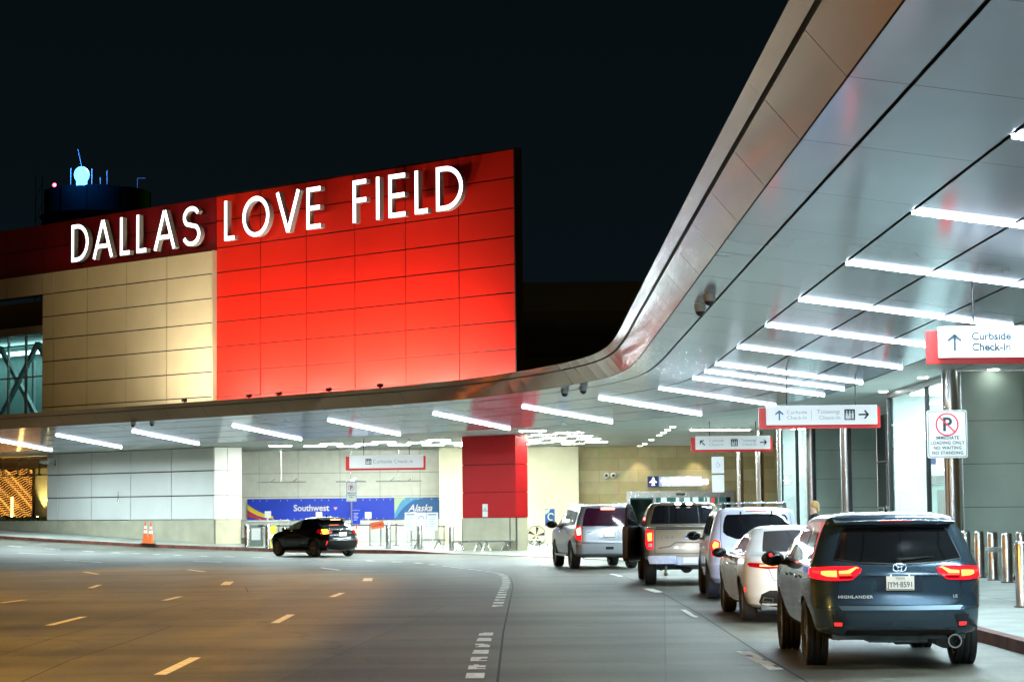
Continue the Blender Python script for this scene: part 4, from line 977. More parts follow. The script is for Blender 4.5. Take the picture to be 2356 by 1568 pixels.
for k, (u0, u1, l_) in enumerate(((931, 957, 'left notice board with text lines in a white frame'),(958, 980, 'middle notice board with a round map symbol'),(981, 1008, 'right notice board with a dark heading and icons'))):
    p = aty(u0, 1178, 93.8); q = aty(u1, 1219, 93.8); z = hwalk(p.x, 93.8); w_ = q.x-p.x
    o = thing('notice_board', l_, 'notice board', (p.x, 93.8, z), 0, 'notice boards on legs')
    b = MB(); b.box(0, w_, 0, .04, q.z-z, p.z-z); b.build('board', M_signw, o, bevel=.006)
    b = MB(); b.box(w_*.3, w_*.3+.05, .01, .05, 0, q.z-z); b.box(w_*.7, w_*.7+.05, .01, .05, 0, q.z-z); b.build('leg', M_wpaint, o)
    b = MB(); zt = p.z-z
    if k == 1: solid_stroke(b, arcpts(w_/2, zt-.3, .13, .13, 0, 180, 12), .03, -.006, -.002); b.m = [0]*len(b.m)
    else:
        b.box(.05, w_-.06, -.004, -.001, zt-.12, zt-.07)
        for i in range(6): b.box(.06 + (.08 if k else 0), w_-.1-.05*(i % 3), -.004, -.001, zt-.24-.075*i, zt-.225-.075*i)
    b.build('print', mat('board_print', (.25,.33,.45) if k != 1 else (.6,.35,.15), .5), o)
p = aty(1265, 1175, 96); z = hwalk(p.x, 96); o = thing('poster_stand', 'blue poster on a wheeled metal stand right of the red pillar', 'sign stand', (p.x, 96, z))
b = MB(); b.box(-.22, .22, 0, .03, .98, 1.75); b.build('poster', mat('poster_blue', (.02,.07,.3), .4, var=.3, vscale=5), o)
b = MB(); b.prism([(-.2, 1.72), (0.02, 1.74), (-.05, 1.6), (-.2, 1.5)], .003, Matrix.Translation((0, -.004, 0))); b.cur = 1; solid_stroke(b, arcpts(.05, 1.4, .13, .15, 30, 300, 12), .05, -.005, -.002); b.m = [0]+[1]*0 + b.m[1:]; b.build('poster_shape', [mat('swoosh_green', (.5,.72,.45), .4), M_wpaint], o)
b = MB(); [b.tube((x_, .05, 0), (x_, .05, 1.0), .02) for x_ in (-.18, .18)]; [b.tube((-.18, .05, h_), (.18, .05, h_), .015) for h_ in (.25, .5, .75)]; b.sphere((.2, 0, .1), .1, 10); b.build('stand', M_wpaint, o)
p = aty(1234, 1240, 97.5); o = thing('drum_fan', 'large round drum fan on a frame between the pillar and the silver SUV', 'fan', (p.x, 97.5, hwalk(p.x, 97.5)))
b = MB(); b.lathe([(.42, -.12), (.45, -.1), (.45, .1), (.42, .12)], 28, (0, 0, .55), 'y', True); [b.lathe([(r_, -.11), (r_+.012, -.11), (r_+.012, -.10)], 24, (0, 0, .55), 'y', True) for r_ in (.12, .2, .28, .36)]; b.build('fan_drum', M_plastic, o)
b = MB(); [b.prism([(0, 0), (.12, .36), (-.02, .4)], .02, Matrix.Translation((0, 0, .55)) @ Matrix.Rotation(i*2*PI/5, 4, 'Y')) for i in range(5)]; b.build('fan_blade', M_dark, o)
b = MB(); [b.tube((x_, 0, .55), (x_*1.1, q, 0.02), .02) for x_ in (-.46, .46) for q in (-.25, .25)]; b.build('fan_frame', M_steel, o)
# trolley with yellow bag, small fittings on the hall wall
p = aty(628, 1215, 97); o = thing('wet_floor_stand', 'yellow folding floor stand beside the nose of the black crossover', 'floor sign', (p.x, 97, hwalk(p.x, 97)))
b = MB(); b.prism([(-.18, .0), (.18, 0), (.12, 1.0), (-.12, 1.0)], .02, Matrix.Rotation(-.18, 4, 'X')); b.build('front_board', mat('board_yellow', (.85,.7,.05), .4), o); b = MB(); b.prism([(-.18, .0), (.18, 0), (.12, 1.0), (-.12, 1.0)], .02, Matrix.Translation((0, .36, 0)) @ Matrix.Rotation(.18, 4, 'X')); b.build('rear_board', mat('board_yellow', (.85,.7,.05), .4), o)
p = aty(590, 1240, 100); o = thing('podium', 'grey podium desk at the left end of the counter hall', 'podium', (p.x, 100, hwalk(p.x, 100)))
b = MB(); b.box(-.35, .35, -.25, .25, 0, 1.0); b.build('desk', mat('podium_grey', (.16,.20,.18), .5), o, bevel=.01); b = MB(); b.box(-.2, .22, -.27, -.25, .3, .85); b.build('notice', M_wpaint, o)
b = MB()
for x0, x1 in ((-12.9,-10.4),(-8.9,-7.4),(-6.9,-4.6)):
    b.tube((x0, 107, 3.22), (x1, 107, 3.22), .03, n=6)
    for x in (x0+.7, x1-.7): b.tube((x, 107, 3.22), (x+.25, 107, 3.4), .02, n=5)
    b.tube(((x0+x1)/2, 107, 3.22), ((x0+x1)/2, 107, ZC), .018, n=5)
tag(b.build('cable_tray', M_steel), 'thin metal brackets hanging above the check-in counters', 'bracket')
# wall camera, twin cameras, wall emblem
p = onwall(128, 1062, 0.0); o = thing('wall_camera', 'white box camera on a bracket at the left corner of the pale wall', 'camera', tuple(p), WRZ)
b = MB(); M_ = Matrix.Translation((-.35, -.5, .0)) @ Matrix.Rotation(.12, 4, 'Y'); 
bb = MB(); bb.box(-.28, .28, -.09, .09, -.09, .09); bb.v = [tuple(M_ @ Vector(q)) for q in bb.v]; bb.build('camera_body', M_wpaint, o, bevel=.01)
b.tube((-.1, -.5, -.05), (0, -.02, -.05), .03); b.box(-.06, .06, -.04, 0, -.2, .12); b.build('bracket', M_steel, o)
for u_, l_ in ((1395, 'left'), (1411, 'right')):
    p = aty(u_, 1093, 110.3); o = thing('wall_sensor', l_+' one of the twin round cameras on the stone wall', 'camera', tuple(p), 0, 'twin round cameras')
    b = MB(); b.lathe([(.16, 0), (.16, -.06), (.1, -.12), (.001, -.14)], 16, (0,0,0), 'y'); b.build('housing', M_wpaint, o); b = MB(); b.sphere((0, -.13, 0), .07, 10); b.build('lens', M_plastic, o)
p = onwall(272, 1139, .04); o = thing('wall_emblem', 'small metal upright fitting on the pale wall above the cones', 'fitting', tuple(p), WRZ)
b = MB(); b.tube((-.05, 0, -.25), (0, 0, .1), .012, n=6); b.tube((.05, 0, -.25), (0, 0, .1), .012, n=6); b.sphere((-.08, 0, -.28), .04, 8); b.sphere((.08, 0, -.28), .04, 8); b.build('bracket', M_chrome, o)
b = MB(); b.tube((0, 0, .05), (0.01, 0, .2), .014, n=6); b.build('red_tip', M_signr, o)
# lit wave artwork in the left recess
a0 = onwall(3, 1075, -3.2); a1 = onwall(76, 1192, -3.2); aw = (a1-a0).dot(WD); ah = a0.z-a1.z
art = thing('light_artwork', 'bronze panel with glowing amber wave pattern in the stone garden niche', 'artwork', (a0.x, a0.y, a1.z), WRZ)
b = MB(); b.box(-1.5, aw, 0, .12, 0, ah); b.build('bronze_panel', mat('bronze', (.05,.028,.012), .4, .5), art)
b = MB(); rr_ = random.Random(3)
for i in range(26):
    z0 = .12+i*(ah-.2)/26; x = -1.4+rr_.random()*.1
    while x < aw-.12:
        L_ = rr_.uniform(.08, .24); k = lambda q: z0 + .10*math.sin(q*2.6+i*.32)+.05*math.sin(q*6+i)
        x1 = min(x+L_, aw-.1); za, zb = k(x), k(x1)
        if .05 < za < ah-.08 and .05 < zb < ah-.08: b.quad((x, -.004, za-.013), (x1, -.004, zb-.013), (x1, -.004, zb+.013), (x, -.004, za+.013))
        x = x1+rr_.uniform(.03, .06)
b.build('wave_slots', glow('amber_slots', (1.0, .42, .07), 2.6), art)
b = MB(); g0 = onwall(27, 1160, -3.15); sx0 = (g0-Vector((a0.x, a0.y, g0.z))).dot(WD); b.box(sx0-.05, sx0+.05, -.06, -.01, .05, ah*.42); b.build('light_slot', glow('amber_strip', (1, .55, .12), 14), art)
for s_u, e_, c_ in ((27, 60, (1, .5, .1)), (86, 70, (1, .78, .32))):
    p = onwall(s_u, 1190, -2.9); o = thing('garden_uplight', 'small uplight in the planter '+('below the artwork' if s_u < 50 else 'right of the artwork'), 'uplight', tuple(p), WRZ, 'uplights in the planter')
    b = MB(); b.tube((0,0,-.1), (0,0,.06), .07, n=10); b.build('housing', M_plastic, o); b = MB(); b.tube((0,0,.061), (0,0,.07), .055, n=10); b.build('lens', glow('uplight_lens', (1,.75,.35), 60), o)
    L_ = bpy.data.lights.new('uplight_beam', 'SPOT'); L_.energy = e_*9; L_.color = c_; L_.spot_size = math.radians(70); L_.spot_blend = .8; L_.shadow_soft_size = .05; lo = bpy.data.objects.new('uplight_beam', L_); COL.objects.link(lo)
    lo.location = p+Vector((0, 0, .1)); lo.rotation_euler = Vector((WN.x*.25, WN.y*.25, -1)).to_track_quat('Z', 'Y').to_euler()
# planter foliage
b = MB(); rr_ = random.Random(5)
for i in range(500):
    s_ = rr_.uniform(-22, -13.9); y_ = rr_.uniform(.5, 3.0); z_ = 1.32+rr_.random()*.18; a = rr_.random()*6.3; w_ = .05
    b.quad((s_, y_, z_), (s_+w_*math.cos(a), y_+w_*math.sin(a), z_+.02), (s_+1.5*w_*math.cos(a+.4), y_+w_*1.5*math.sin(a+.4), z_+.12), (s_+w_*.4, y_, z_+.12))
o = b.build('ground_cover', mat('leaf', (.05,.08,.02), .6, var=.4)); o.location = tuple(wframe(0)); o.rotation_euler = (0, 0, WRZ); tag(o, kind='stuff'); 
# spot downlights on the far stone wall
for u_ in (1470, 1600):
    p = aty(u_, 1040, 109.9); L_ = bpy.data.lights.new('wall_downlight', 'SPOT'); L_.energy = 160; L_.color = (1, .85, .55); L_.spot_size = math.radians(75); L_.spot_blend = .6; lo = bpy.data.objects.new('wall_downlight', L_); COL.objects.link(lo); lo.location = (p.x, 109.8, 4.85); lo.rotation_euler = (math.radians(8), 0, 0)
    b = MB(); b.lathe([(.09, 0), (.09, -.02), (.001, -.02)], 12); o = b.build('wall_washer', glow('downlight_lens2', (1,.85,.5), 8)); o.location = (p.x, 109.8, ZC-.01); tag(o, 'round warm downlight over the All Gates sign, '+('left' if u_ < 1500 else 'right')+' one', 'light', 'warm downlights over the gates sign')

# person with blond hair behind the dark SUV
def person():
    p = aty(1873, 1180, 52); o = thing('person', 'person with blond hair in a dark jacket behind the dark blue SUV', 'person', (p.x, 52, .15), math.radians(100))
    J = {'pel':(0,0,.92),'ch':(0,.0,1.22),'nk':(0,.0,1.45),'hd0':(0,.02,1.53),'hd':(0,.02,1.62),'hd2':(0,.01,1.70),'ls':(-.17,0,1.40),'rs':(.17,0,1.40),'le':(-.24,.02,1.13),'re':(.24,.02,1.13),'lw':(-.22,.14,.92),'rw':(.22,.2,.98),
         'lh':(-.21,.18,.84),'rh':(.2,.27,.95),'lp':(-.09,0,.86),'rp':(.09,0,.86),'lk':(-.1,.02,.48),'rk':(.1,.04,.48),'la':(-.1,-.02,.09),'ra':(.1,.0,.09),'lt':(-.1,.16,.035),'rt':(.1,.18,.035)}
    E = [('pel','ch'),('ch','nk'),('nk','hd0'),('hd0','hd'),('hd','hd2'),('nk','ls'),('nk','rs'),('ls','le'),('rs','re'),('le','lw'),('re','rw'),('lw','lh'),('rw','rh'),('pel','lp'),('pel','rp'),('lp','lk'),('rp','rk'),('lk','la'),('rk','ra'),('la','lt'),('ra','rt')]
    R_ = dict(pel=.14,ch=.15,nk=.06,hd0=.075,hd=.09,hd2=.06,ls=.065,rs=.065,le=.045,re=.045,lw=.03,rw=.03,lh=.035,rh=.035,lp=.085,rp=.085,lk=.06,rk=.06,la=.04,ra=.04,lt=.035,rt=.035)
    def skin(keys, edges, name, mt, scale=1.0):
        me = bpy.data.meshes.new(name); ix = {k: i for i, k in enumerate(keys)}
        me.from_pydata([J[k] for k in keys], [(ix[a], ix[b_]) for a, b_ in edges], [])
        ob = bpy.data.objects.new(name, me); COL.objects.link(ob); ob.modifiers.new('skin', 'SKIN'); 
        for i, k in enumerate(keys): me.skin_vertices[0].data[i].radius = (R_[k]*scale, R_[k]*scale*(.72 if k in ('ch','pel') else 1))
        me.skin_vertices[0].data[0].use_root = True
        s_ = ob.modifiers.new('sub', 'SUBSURF'); s_.levels = 2; s_.render_levels = 2
        dg = bpy.context.evaluated_depsgraph_get(); m2 = bpy.data.meshes.new_from_object(ob.evaluated_get(dg)); COL.objects.unlink(ob); bpy.data.objects.remove(ob)
        m2.materials.clear(); m2.materials.append(mt)
        for q in m2.polygons: q.use_smooth = True
        o2 = bpy.data.objects.new(name, m2); COL.objects.link(o2); o2.parent = o; return o2
    skin(list(J), E, 'body', mat('skin_tone', (.55,.36,.27), .5))
    jk = ['pel','ch','nk','ls','rs','le','re','lw','rw']; skin(jk, [e for e in E if e[0] in jk and e[1] in jk], 'jacket', mat('dark_jacket', (.02,.02,.025), .7), 1.18)
    tr = ['pel','lp','rp','lk','rk','la','ra']; skin(tr, [e for e in E if e[0] in tr and e[1] in tr], 'trousers', mat('dark_trousers', (.03,.035,.05), .8), 1.15)
    b = MB(); b.sphere((0, -.02, 1.65), .112, 14, (.95, 1.05, 1.12)); b.sphere((0, -.07, 1.55), .09, 12, (1, .7, 1.3)); b.build('hair', mat('blond_hair', (.42,.25,.10), .6, var=.35, vscale=25), o)
person()
# ================================================================ vehicles
M_rubber = mat('tyre_rubber', (.022,.022,.022), .75, var=.25, vscale=8)
M_rim = mat('alloy_rim', (.45,.42,.38), .25, .9, var=.05)
M_tint = mat('tinted_glass', (.006,.007,.009), .045, 0, var=0, spec=.6)
M_tint2 = mat('side_glass', (.10,.12,.12), .05, .3, var=0, spec=.8)
M_trim = mat('black_trim', (.012,.012,.013), .4, var=.1)
M_seam = mat('panel_gap', (.004,.004,.004), .7, var=0)
M_tail = glow('tail_lamp_bright', (1.0, .10, .02), 11)
M_tail2 = mat('tail_lamp_red', (.5,.004,.01), .12, emit=(1,.01,.02), es=2.0, var=0, coat=.6)
M_taild = mat('tail_lamp_dark_red', (.22,.002,.005), .10, emit=(1,.0,.02), es=.25, var=0, coat=.6)
M_refl = glow('reflector_red', (1.0, .03, .03), 1.6)
M_clear = mat('clear_lens', (.65,.65,.65), .08, .2, var=0, coat=.6)
M_amber = glow('amber_lamp', (1.0, .30, .01), 16)
M_under = mat('underbody', (.10,.12,.13), .55, .4, var=.4, vscale=6)
M_badge = mat('badge_silver', (.75,.78,.8), .35, .2, var=0)
M_plate = mat('licence_plate', (.78,.80,.74), .4, emit=(1,1,.9), es=.25, var=0)
def paint(name, col, metal=.4, rough=.28): return mat(name, col, rough, metal, coat=1.0, var=.02)

class Body:
    """car body as a stack of plan outlines; y=0 is the rear bumper, +y is forward, x is to the right"""
    def __init__(s, rows, L, crown=.06, bulge=.0, wy=(1., 3.8), tf=.06, tr=.03):
        s.R = np.array(rows, float); s.L = L; s.crown = crown; s.bulge = bulge; s.wy = wy; s.tf = tf; s.tr = tr
    def row(s, z):
        r = s.R; z = min(max(z, r[0, 0]), r[-1, 0]); return [float(np.interp(z, r[:, 0], r[:, k])) for k in range(1, 6)]   # w, yr, yf, Rr, Rf
    def warp(s, x, y, z, w, yr):
        k = max(0, 1-(y-yr)/1.3) if y > yr-1e-6 else 1
        x2 = x; y2 = y + s.crown*(x/max(w, .2))**2*k*k
        ym = s.L*.5
        if y > ym: x2 *= 1 - s.tf*((y-ym)/(s.L-ym))**2.2
        else: x2 *= 1 - s.tr*((ym-y)/ym)**2.5
        if s.bulge:
            e = sum(math.exp(-((y-q)/.45)**2) for q in s.wy)*math.exp(-((z-.72)/.22)**2)
            x2 += (1 if x > 0 else -1 if x < 0 else 0)*s.bulge*e*min(1, abs(x)/max(w, .1))**3
        return x2, y2
    def half(s, z, nr=9, na=9, nside=26, nf=7):
        w, yr, yf, Rr, Rf = s.row(z); pts = []
        Rr = min(Rr, w*.95, (yf-yr)*.45); Rf = min(Rf, w*.95, (yf-yr)*.45); Rx = min(Rr, w*.9)*.75; Fx = min(Rf, w*.9)
        for i in range(nr): pts.append((( w-Rx)*i/nr, yr))
        for i in range(na): a = PI/2*i/na; pts.append((w-Rx+Rx*math.sin(a), yr+Rr*(1-math.cos(a))))
        for i in range(nside): pts.append((w, yr+Rr+(yf-Rf-yr-Rr)*i/nside))
        for i in range(na): a = PI/2*i/na; pts.append((w-Fx+Fx*math.cos(a), yf-Rf+Rf*math.sin(a)))
        for i in range(nf+1): pts.append(((w-Fx)*(1-i/nf), yf))
        return [s.warp(x, y, z, w, yr)+(z,) for x, y in pts]
    def mesh(s, name, mt, parent, zs, arches=None, open_top=False):
        rings = []
        for z in zs:
            h = s.half(z); rings.append(h + [(-x, y, z_) for x, y, z_ in h[1:-1]][::-1])
        n = len(rings[0]); v = [p for r in rings for p in r]; f = []
        for k in range(len(rings)-1):
            for i in range(n): j = (i+1) % n; f.append((k*n+i, k*n+j, (k+1)*n+j, (k+1)*n+i))
        f.append(tuple(range(n))[::-1]); f.append(tuple((len(rings)-1)*n+i for i in range(n)))
        me = bpy.data.meshes.new(name); me.from_pydata(v, [], f); me.materials.append(mt)
        bm = bmesh.new(); bm.from_mesh(me); bmesh.ops.recalc_face_normals(bm, faces=bm.faces); bm.to_mesh(me); bm.free()
        o = bpy.data.objects.new(name, me); COL.objects.link(o)
        if arches:
            c = MB()
            for (y, z, r, dep, hw) in arches:
                for sd in (-1, 1):
                    a0 = sd*(hw-dep); a1 = sd*(hw+.4); c.tube((min(a0, a1), y, z), (max(a0, a1), y, z), r, n=40)
            co = c.build('cut', M_trim); dg = bpy.context.evaluated_depsgraph_get()
            md = o.modifiers.new('b', 'BOOLEAN'); md.operation = 'DIFFERENCE'; md.object = co; md.solver = 'EXACT'; md.material_mode = 'TRANSFER'
            dg = bpy.context.evaluated_depsgraph_get(); m2 = bpy.data.meshes.new_from_object(o.evaluated_get(dg)); o.modifiers.clear(); o.data = m2
            COL.objects.unlink(co); bpy.data.objects.remove(co); me = m2
        me.polygons.foreach_set('use_smooth', [True]*len(me.polygons)); me.set_sharp_from_angle(angle=math.radians(32))
        o.parent = parent; return o
    def M(s, q, z, off=0.0):
        """distance q along the outline from the rear centre -> point"""
        sg = 1 if q >= 0 else -1; q = abs(q)
        def P(q, z):
            w, yr, yf, Rr, Rf = s.row(z); Rr = min(Rr, w*.95, (yf-yr)*.45); Rx = min(Rr, w*.9)*.75; La = (Rx+Rr)*.5*PI/2
            if q < w-Rx: x, y = q, yr
            elif q < w-Rx+La: a = (q-(w-Rx))/La*PI/2; x, y = w-Rx+Rx*math.sin(a), yr+Rr*(1-math.cos(a))
            else: x, y = w, yr+Rr+(q-(w-Rx+La))
            x, y = s.warp(x, y, z, w, yr); return Vector((x, y, z))
        e = .006; p = P(q, z); a = P(q+e, z)-P(max(0, q-e), z); zb = P(q, z+e)-P(q, z-e)
        n = a.cross(zb).normalized()
        if n.dot(Vector((p.x*.6, p.y-s.L*.5, 0))) < 0: n = -n
        p = p+n*off; return Vector((p.x*sg, p.y, p.z))
    def S(s, y, z, sd, off=0.0):
        """side point at length y, height z"""
        def P(y, z):
            w, yr, yf, Rr, Rf = s.row(z); Rr = min(Rr, w*.95, (yf-yr)*.45); Rx = min(Rr, w*.9)*.75; Fx = min(Rf, w*.9); Rf = min(Rf, w*.95, (yf-yr)*.45)
            if y < yr+Rr: c = max(0, min(1, (yr+Rr-y)/Rr)); x = w-Rx+Rx*math.sqrt(max(0, 1-c*c))
            elif y > yf-Rf: c = max(0, min(1, (y-(yf-Rf))/Rf)); x = w-Fx+Fx*math.sqrt(max(0, 1-c*c))
            else: x = w
            x2, y2 = s.warp(x, y, z, w, yr); return Vector((x2, y, z))
        e = .006; p = P(y, z); n = (P(y+e, z)-P(y-e, z)).cross(P(y, z+e)-P(y, z-e)).normalized()
        if n.x < 0: n = -n
        p = p+n*off; return Vector((p.x*sd, p.y, p.z))

def patch(poly, fn, name, mt, parent, off=.008, cell=.07, skirt=True):
    bm = bmesh.new(); bm.faces.new([bm.verts.new((a, 0, b_)) for a, b_ in poly])
    for ax in (0, 1):
        lo = min(p[ax] for p in poly); hi = max(p[ax] for p in poly); c = math.ceil(lo/cell)*cell
        while c < hi:
            if c > lo+1e-4: bmesh.ops.bisect_plane(bm, geom=bm.verts[:]+bm.edges[:]+bm.faces[:], plane_co=(c, 0, 0) if ax == 0 else (0, 0, c), plane_no=(1, 0, 0) if ax == 0 else (0, 0, 1))
            c += cell
    uv = {v: (v.co.x, v.co.z) for v in bm.verts}
    bd = [e for e in bm.edges if len(e.link_faces) == 1] if skirt else []
    for v, (a, b_) in uv.items(): v.co = fn(a, b_, off)
    if skirt:
        r = bmesh.ops.extrude_edge_only(bm, edges=bd); m_ = {}
        nv = [g for g in r['geom'] if isinstance(g, bmesh.types.BMVert)]
        for v in nv:
            src = min(uv, key=lambda k: (k.co-v.co).length_squared); v.co = fn(*uv[src], -.004)
    bmesh.ops.recalc_face_normals(bm, faces=bm.faces)
    me = bpy.data.meshes.new(name); bm.to_mesh(me); bm.free(); me.materials.append(mt)
    f0 = None
    me.polygons.foreach_set('use_smooth', [True]*len(me.polygons)); me.set_sharp_from_angle(angle=math.radians(40))
    o = bpy.data.objects.new(name, me); COL.objects.link(o); o.parent = parent; return o
def seam(pts, fn, parent, w=.008, off=.003, name='panel_seam', mt=None, sub=.05, closed=False):
    b = MB(); q = []
    pts = list(pts) + ([pts[0]] if closed else [])
    for (a, c), (d, e) in zip(pts, pts[1:]):
        n = max(1, int(math.hypot(d-a, e-c)/sub)); q += [(a+(d-a)*i/n, c+(e-c)*i/n) for i in range(n)]
    q.append(pts[-1])
    P = [fn(a, c, off) for a, c in q]
    for i, (A, B) in enumerate(zip(P, P[1:])):
        (a, c), (d, e) = q[i], q[i+1]; l = math.hypot(d-a, e-c) or 1; nx, nz = -(e-c)/l*w/2, (d-a)/l*w/2
        b.quad(fn(a+nx, c+nz, off), fn(a-nx, c-nz, off), fn(d-nx, e-nz, off), fn(d+nx, e+nz, off))
    return b.build(name, mt or M_seam, parent)
def mirror(poly): return [(-a, b_) for a, b_ in poly][::-1]
def wheel(parent, x, y, r, w, sd, spokes=5, rim=.68, mt=None, tread=False, steer=0.0):
    """outer face towards sd"""
    hw = w/2; k = r
    prof = [(k*rim, -hw*.78), (k*.80, -hw*.98), (k*.90, -hw), (k*.965, -hw*.90), (k*.992, -hw*.70)]
    if tread:
        for c in (-.42, -.14, .14, .42): prof += [(k, (c-.07)*w*.98), (k*.97, (c-.045)*w), (k*.97, (c+.045)*w), (k, (c+.07)*w*.98)]
    else: prof += [(k, -hw*.5), (k, hw*.5)]
    prof += [(k*.992, hw*.70), (k*.965, hw*.90), (k*.90, hw), (k*.80, hw*.98), (k*rim, hw*.78)]
    t_ = MB(); t_.lathe(prof, 40, (0, 0, 0), 'x'); wo_ = t_.build('tyre', M_rubber, parent); wo_.location = (x, y, r); wo_.rotation_euler = (0, 0, steer)
    b = MB(); R_ = k*rim; ho = hw*.80*sd
    b.lathe([(R_+.004, ho), (R_-.012, ho), (R_*.93, ho*.7), (R_*.93, -ho), (R_+.004, -ho)], 36, (0,0,0), 'x')
    sf = ho*.78
    for i in range(spokes):
        for dv in ((-.10, .10) if spokes <= 6 else (0,)):
            a = 2*PI*i/spokes; a1 = a+dv*1.4; a0 = a+dv*2.4; ww = R_*(.085 if spokes <= 6 else .075)
            p0 = Vector((sf*.86, math.cos(a0)*R_*.16, math.sin(a0)*R_*.16)); p1 = Vector((sf, math.cos(a1)*R_*.96, math.sin(a1)*R_*.96))
            d = (p1-p0).normalized(); n = Vector((1,0,0)).cross(d).normalized()*ww; t2 = Vector((sd*.03, 0, 0))
            b.hexa([p0-n, p0+n, p1+n*.8, p1-n*.8, p0-n*.7+t2, p0+n*.7+t2, p1+n*.5+t2*.6, p1-n*.5+t2*.6])
    b.lathe([(.001, sf+sd*.02), (R_*.16, sf+sd*.02), (R_*.2, sf), (R_*.2, sf*.6)], 16, (0,0,0), 'x')
    o = b.build('rim', mt or M_rim, wo_)
    b = MB(); b.lathe([(.001, sf*.25), (R_*.92, sf*.25)], 24, (0,0,0), 'x'); b.lathe([(R_*.55, sf*.45), (R_*.55, sf*.3)], 24, (0,0,0), 'x'); b.build('brake_disc', M_trim, wo_)
    return wo_
def mirror_part(parent, x, y, z, sd, mt, s=1.0, glass=True, lamp=None):
    b = MB(); b.sphere((sd*(x+.13*s), y, z), .105*s, 16, (1.25, .62, .85)); b.hexa([(sd*(x-.04), y-.02, z-.09), (sd*(x+.06), y-.02, z-.07), (sd*(x+.06), y+.05, z-.07), (sd*(x-.04), y+.05, z-.09), (sd*(x-.04), y-.02, z-.04), (sd*(x+.06), y-.02, z-.03), (sd*(x+.06), y+.05, z-.03), (sd*(x-.04), y+.05, z-.04)])
    o = b.build('wing_mirror', mt, parent)
    if glass: b = MB(); b.sphere((sd*(x+.135*s), y-.047*s, z), .085*s, 14, (1.12, .26, .74)); b.build('mirror_glass', M_tint, o)
    if lamp: b = MB(); b.sphere((sd*(x+.16*s), y-.072*s, z+.04*s), .022*s, 8); b.build('mirror_lamp', lamp, o)
    return o
def zlist(*seg):
    out = []
    for a, b_, n in seg: out += [a+(b_-a)*i/n for i in range(n)]
    out.append(seg[-1][1]); return out
def on_rear(B, parent, body_, size, x, z, mt, name='lettering', off=.012, align='CENTER', **k):
    p = B.M(x, z, off); n = (B.M(x, z, .1)-B.M(x, z, 0)).normalized(); tilt = math.asin(max(-1, min(1, n.z)))
    return text(body_, size, mt, parent, tuple(p), name, align, rot=(PI/2-tilt, 0, math.atan2(n.x, -n.y)), **k)
def plate(B, parent, x, z, w=.305, h=.155, lines=('TEXAS', 'JYM\u00b78591'), off=.02):
    p = B.M(x, z, off); o_ = MB(); n = (B.M(x, z, .1)-B.M(x, z, 0)).normalized()
    o_.box(-w/2, w/2, -.006, .006, -h/2, h/2); pl = o_.build('licence_plate', M_plate, parent, bevel=.004); pl.location = p; pl.rotation_euler = (-math.asin(n.z), 0, 0)
    b = MB(); b.box(-w/2-.008, w/2+.008, -.003, .01, -h/2-.008, h/2+.008); b.build('plate_frame', M_trim, pl)
    if lines:
        text(lines[0], .034, M_ink, pl, (0, -.0085, h/2-.026), 'plate_text'); text(lines[1], .088, M_ink, pl, (0, -.0085, -.018), 'plate_number', sx=.82)
        b = MB(); b.box(-w/2+.012, w/2-.012, -.0075, -.006, -h/2+.006, -h/2+.013); b.build('plate_strip', M_ink, pl)
    return pl
def place(x, y, deg): return (x, y, 0.0), math.radians(deg)
def axle_under(parent, W, r, ywheel, zb=.30, exhaust=None, muf=True):
    b = MB(); b.box(-W/2+.28, W/2-.28, .45, 4.0, zb-.02, zb+.18); b.box(-W/2+.25, W/2-.25, .22, .5, zb, zb+.1)
    b.tube((-W/2+.2, ywheel, r), (W/2-.2, ywheel, r), .045); b.tube((-W/2+.3, ywheel-.15, r-.04), (W/2-.3, ywheel-.15, r-.04), .03)
    for q in (-1, 1): b.tube((q*(W/2-.42), ywheel-.1, r-.08), (q*(W/2-.32), ywheel-.18, r+.22), .035); b.tube((q*.35, ywheel+.1, r-.05), (q*(W/2-.28), ywheel, r-.05), .028)
    b.build('rear_axle', M_under, parent)

def headlights(o, B, x, z, col=(1, .93, .82), e=120):
    for sg in (-1, 1):
        yf = B.row(z)[2]; b = MB(); b.sphere((sg*x, yf-.10, z), .12, 14, (1.1, .7, .6)); b.build('headlight', glow('headlight_lens', (1, .96, .9), 12), o)
        L_ = bpy.data.lights.new('headlight_beam', 'SPOT'); L_.energy = e; L_.color = col; L_.spot_size = math.radians(80); L_.spot_blend = .9; L_.shadow_soft_size = .06
        lo = bpy.data.objects.new('headlight_beam', L_); COL.objects.link(lo); lo.parent = o; lo.location = (sg*x, yf+.02, z); lo.rotation_euler = (math.radians(84), 0, 0)
def chassis(parent, W, r, tw, y0, y1, spokes, tread=False, rim=.68, mt=None, steer=0):
    for sd in (-1, 1):
        wheel(parent, sd*(W/2-tw/2-.015), y0, r, tw, sd, spokes, rim, mt, tread); wheel(parent, sd*(W/2-tw/2-.02), y1, r, tw, sd, spokes, rim, mt, tread, steer)

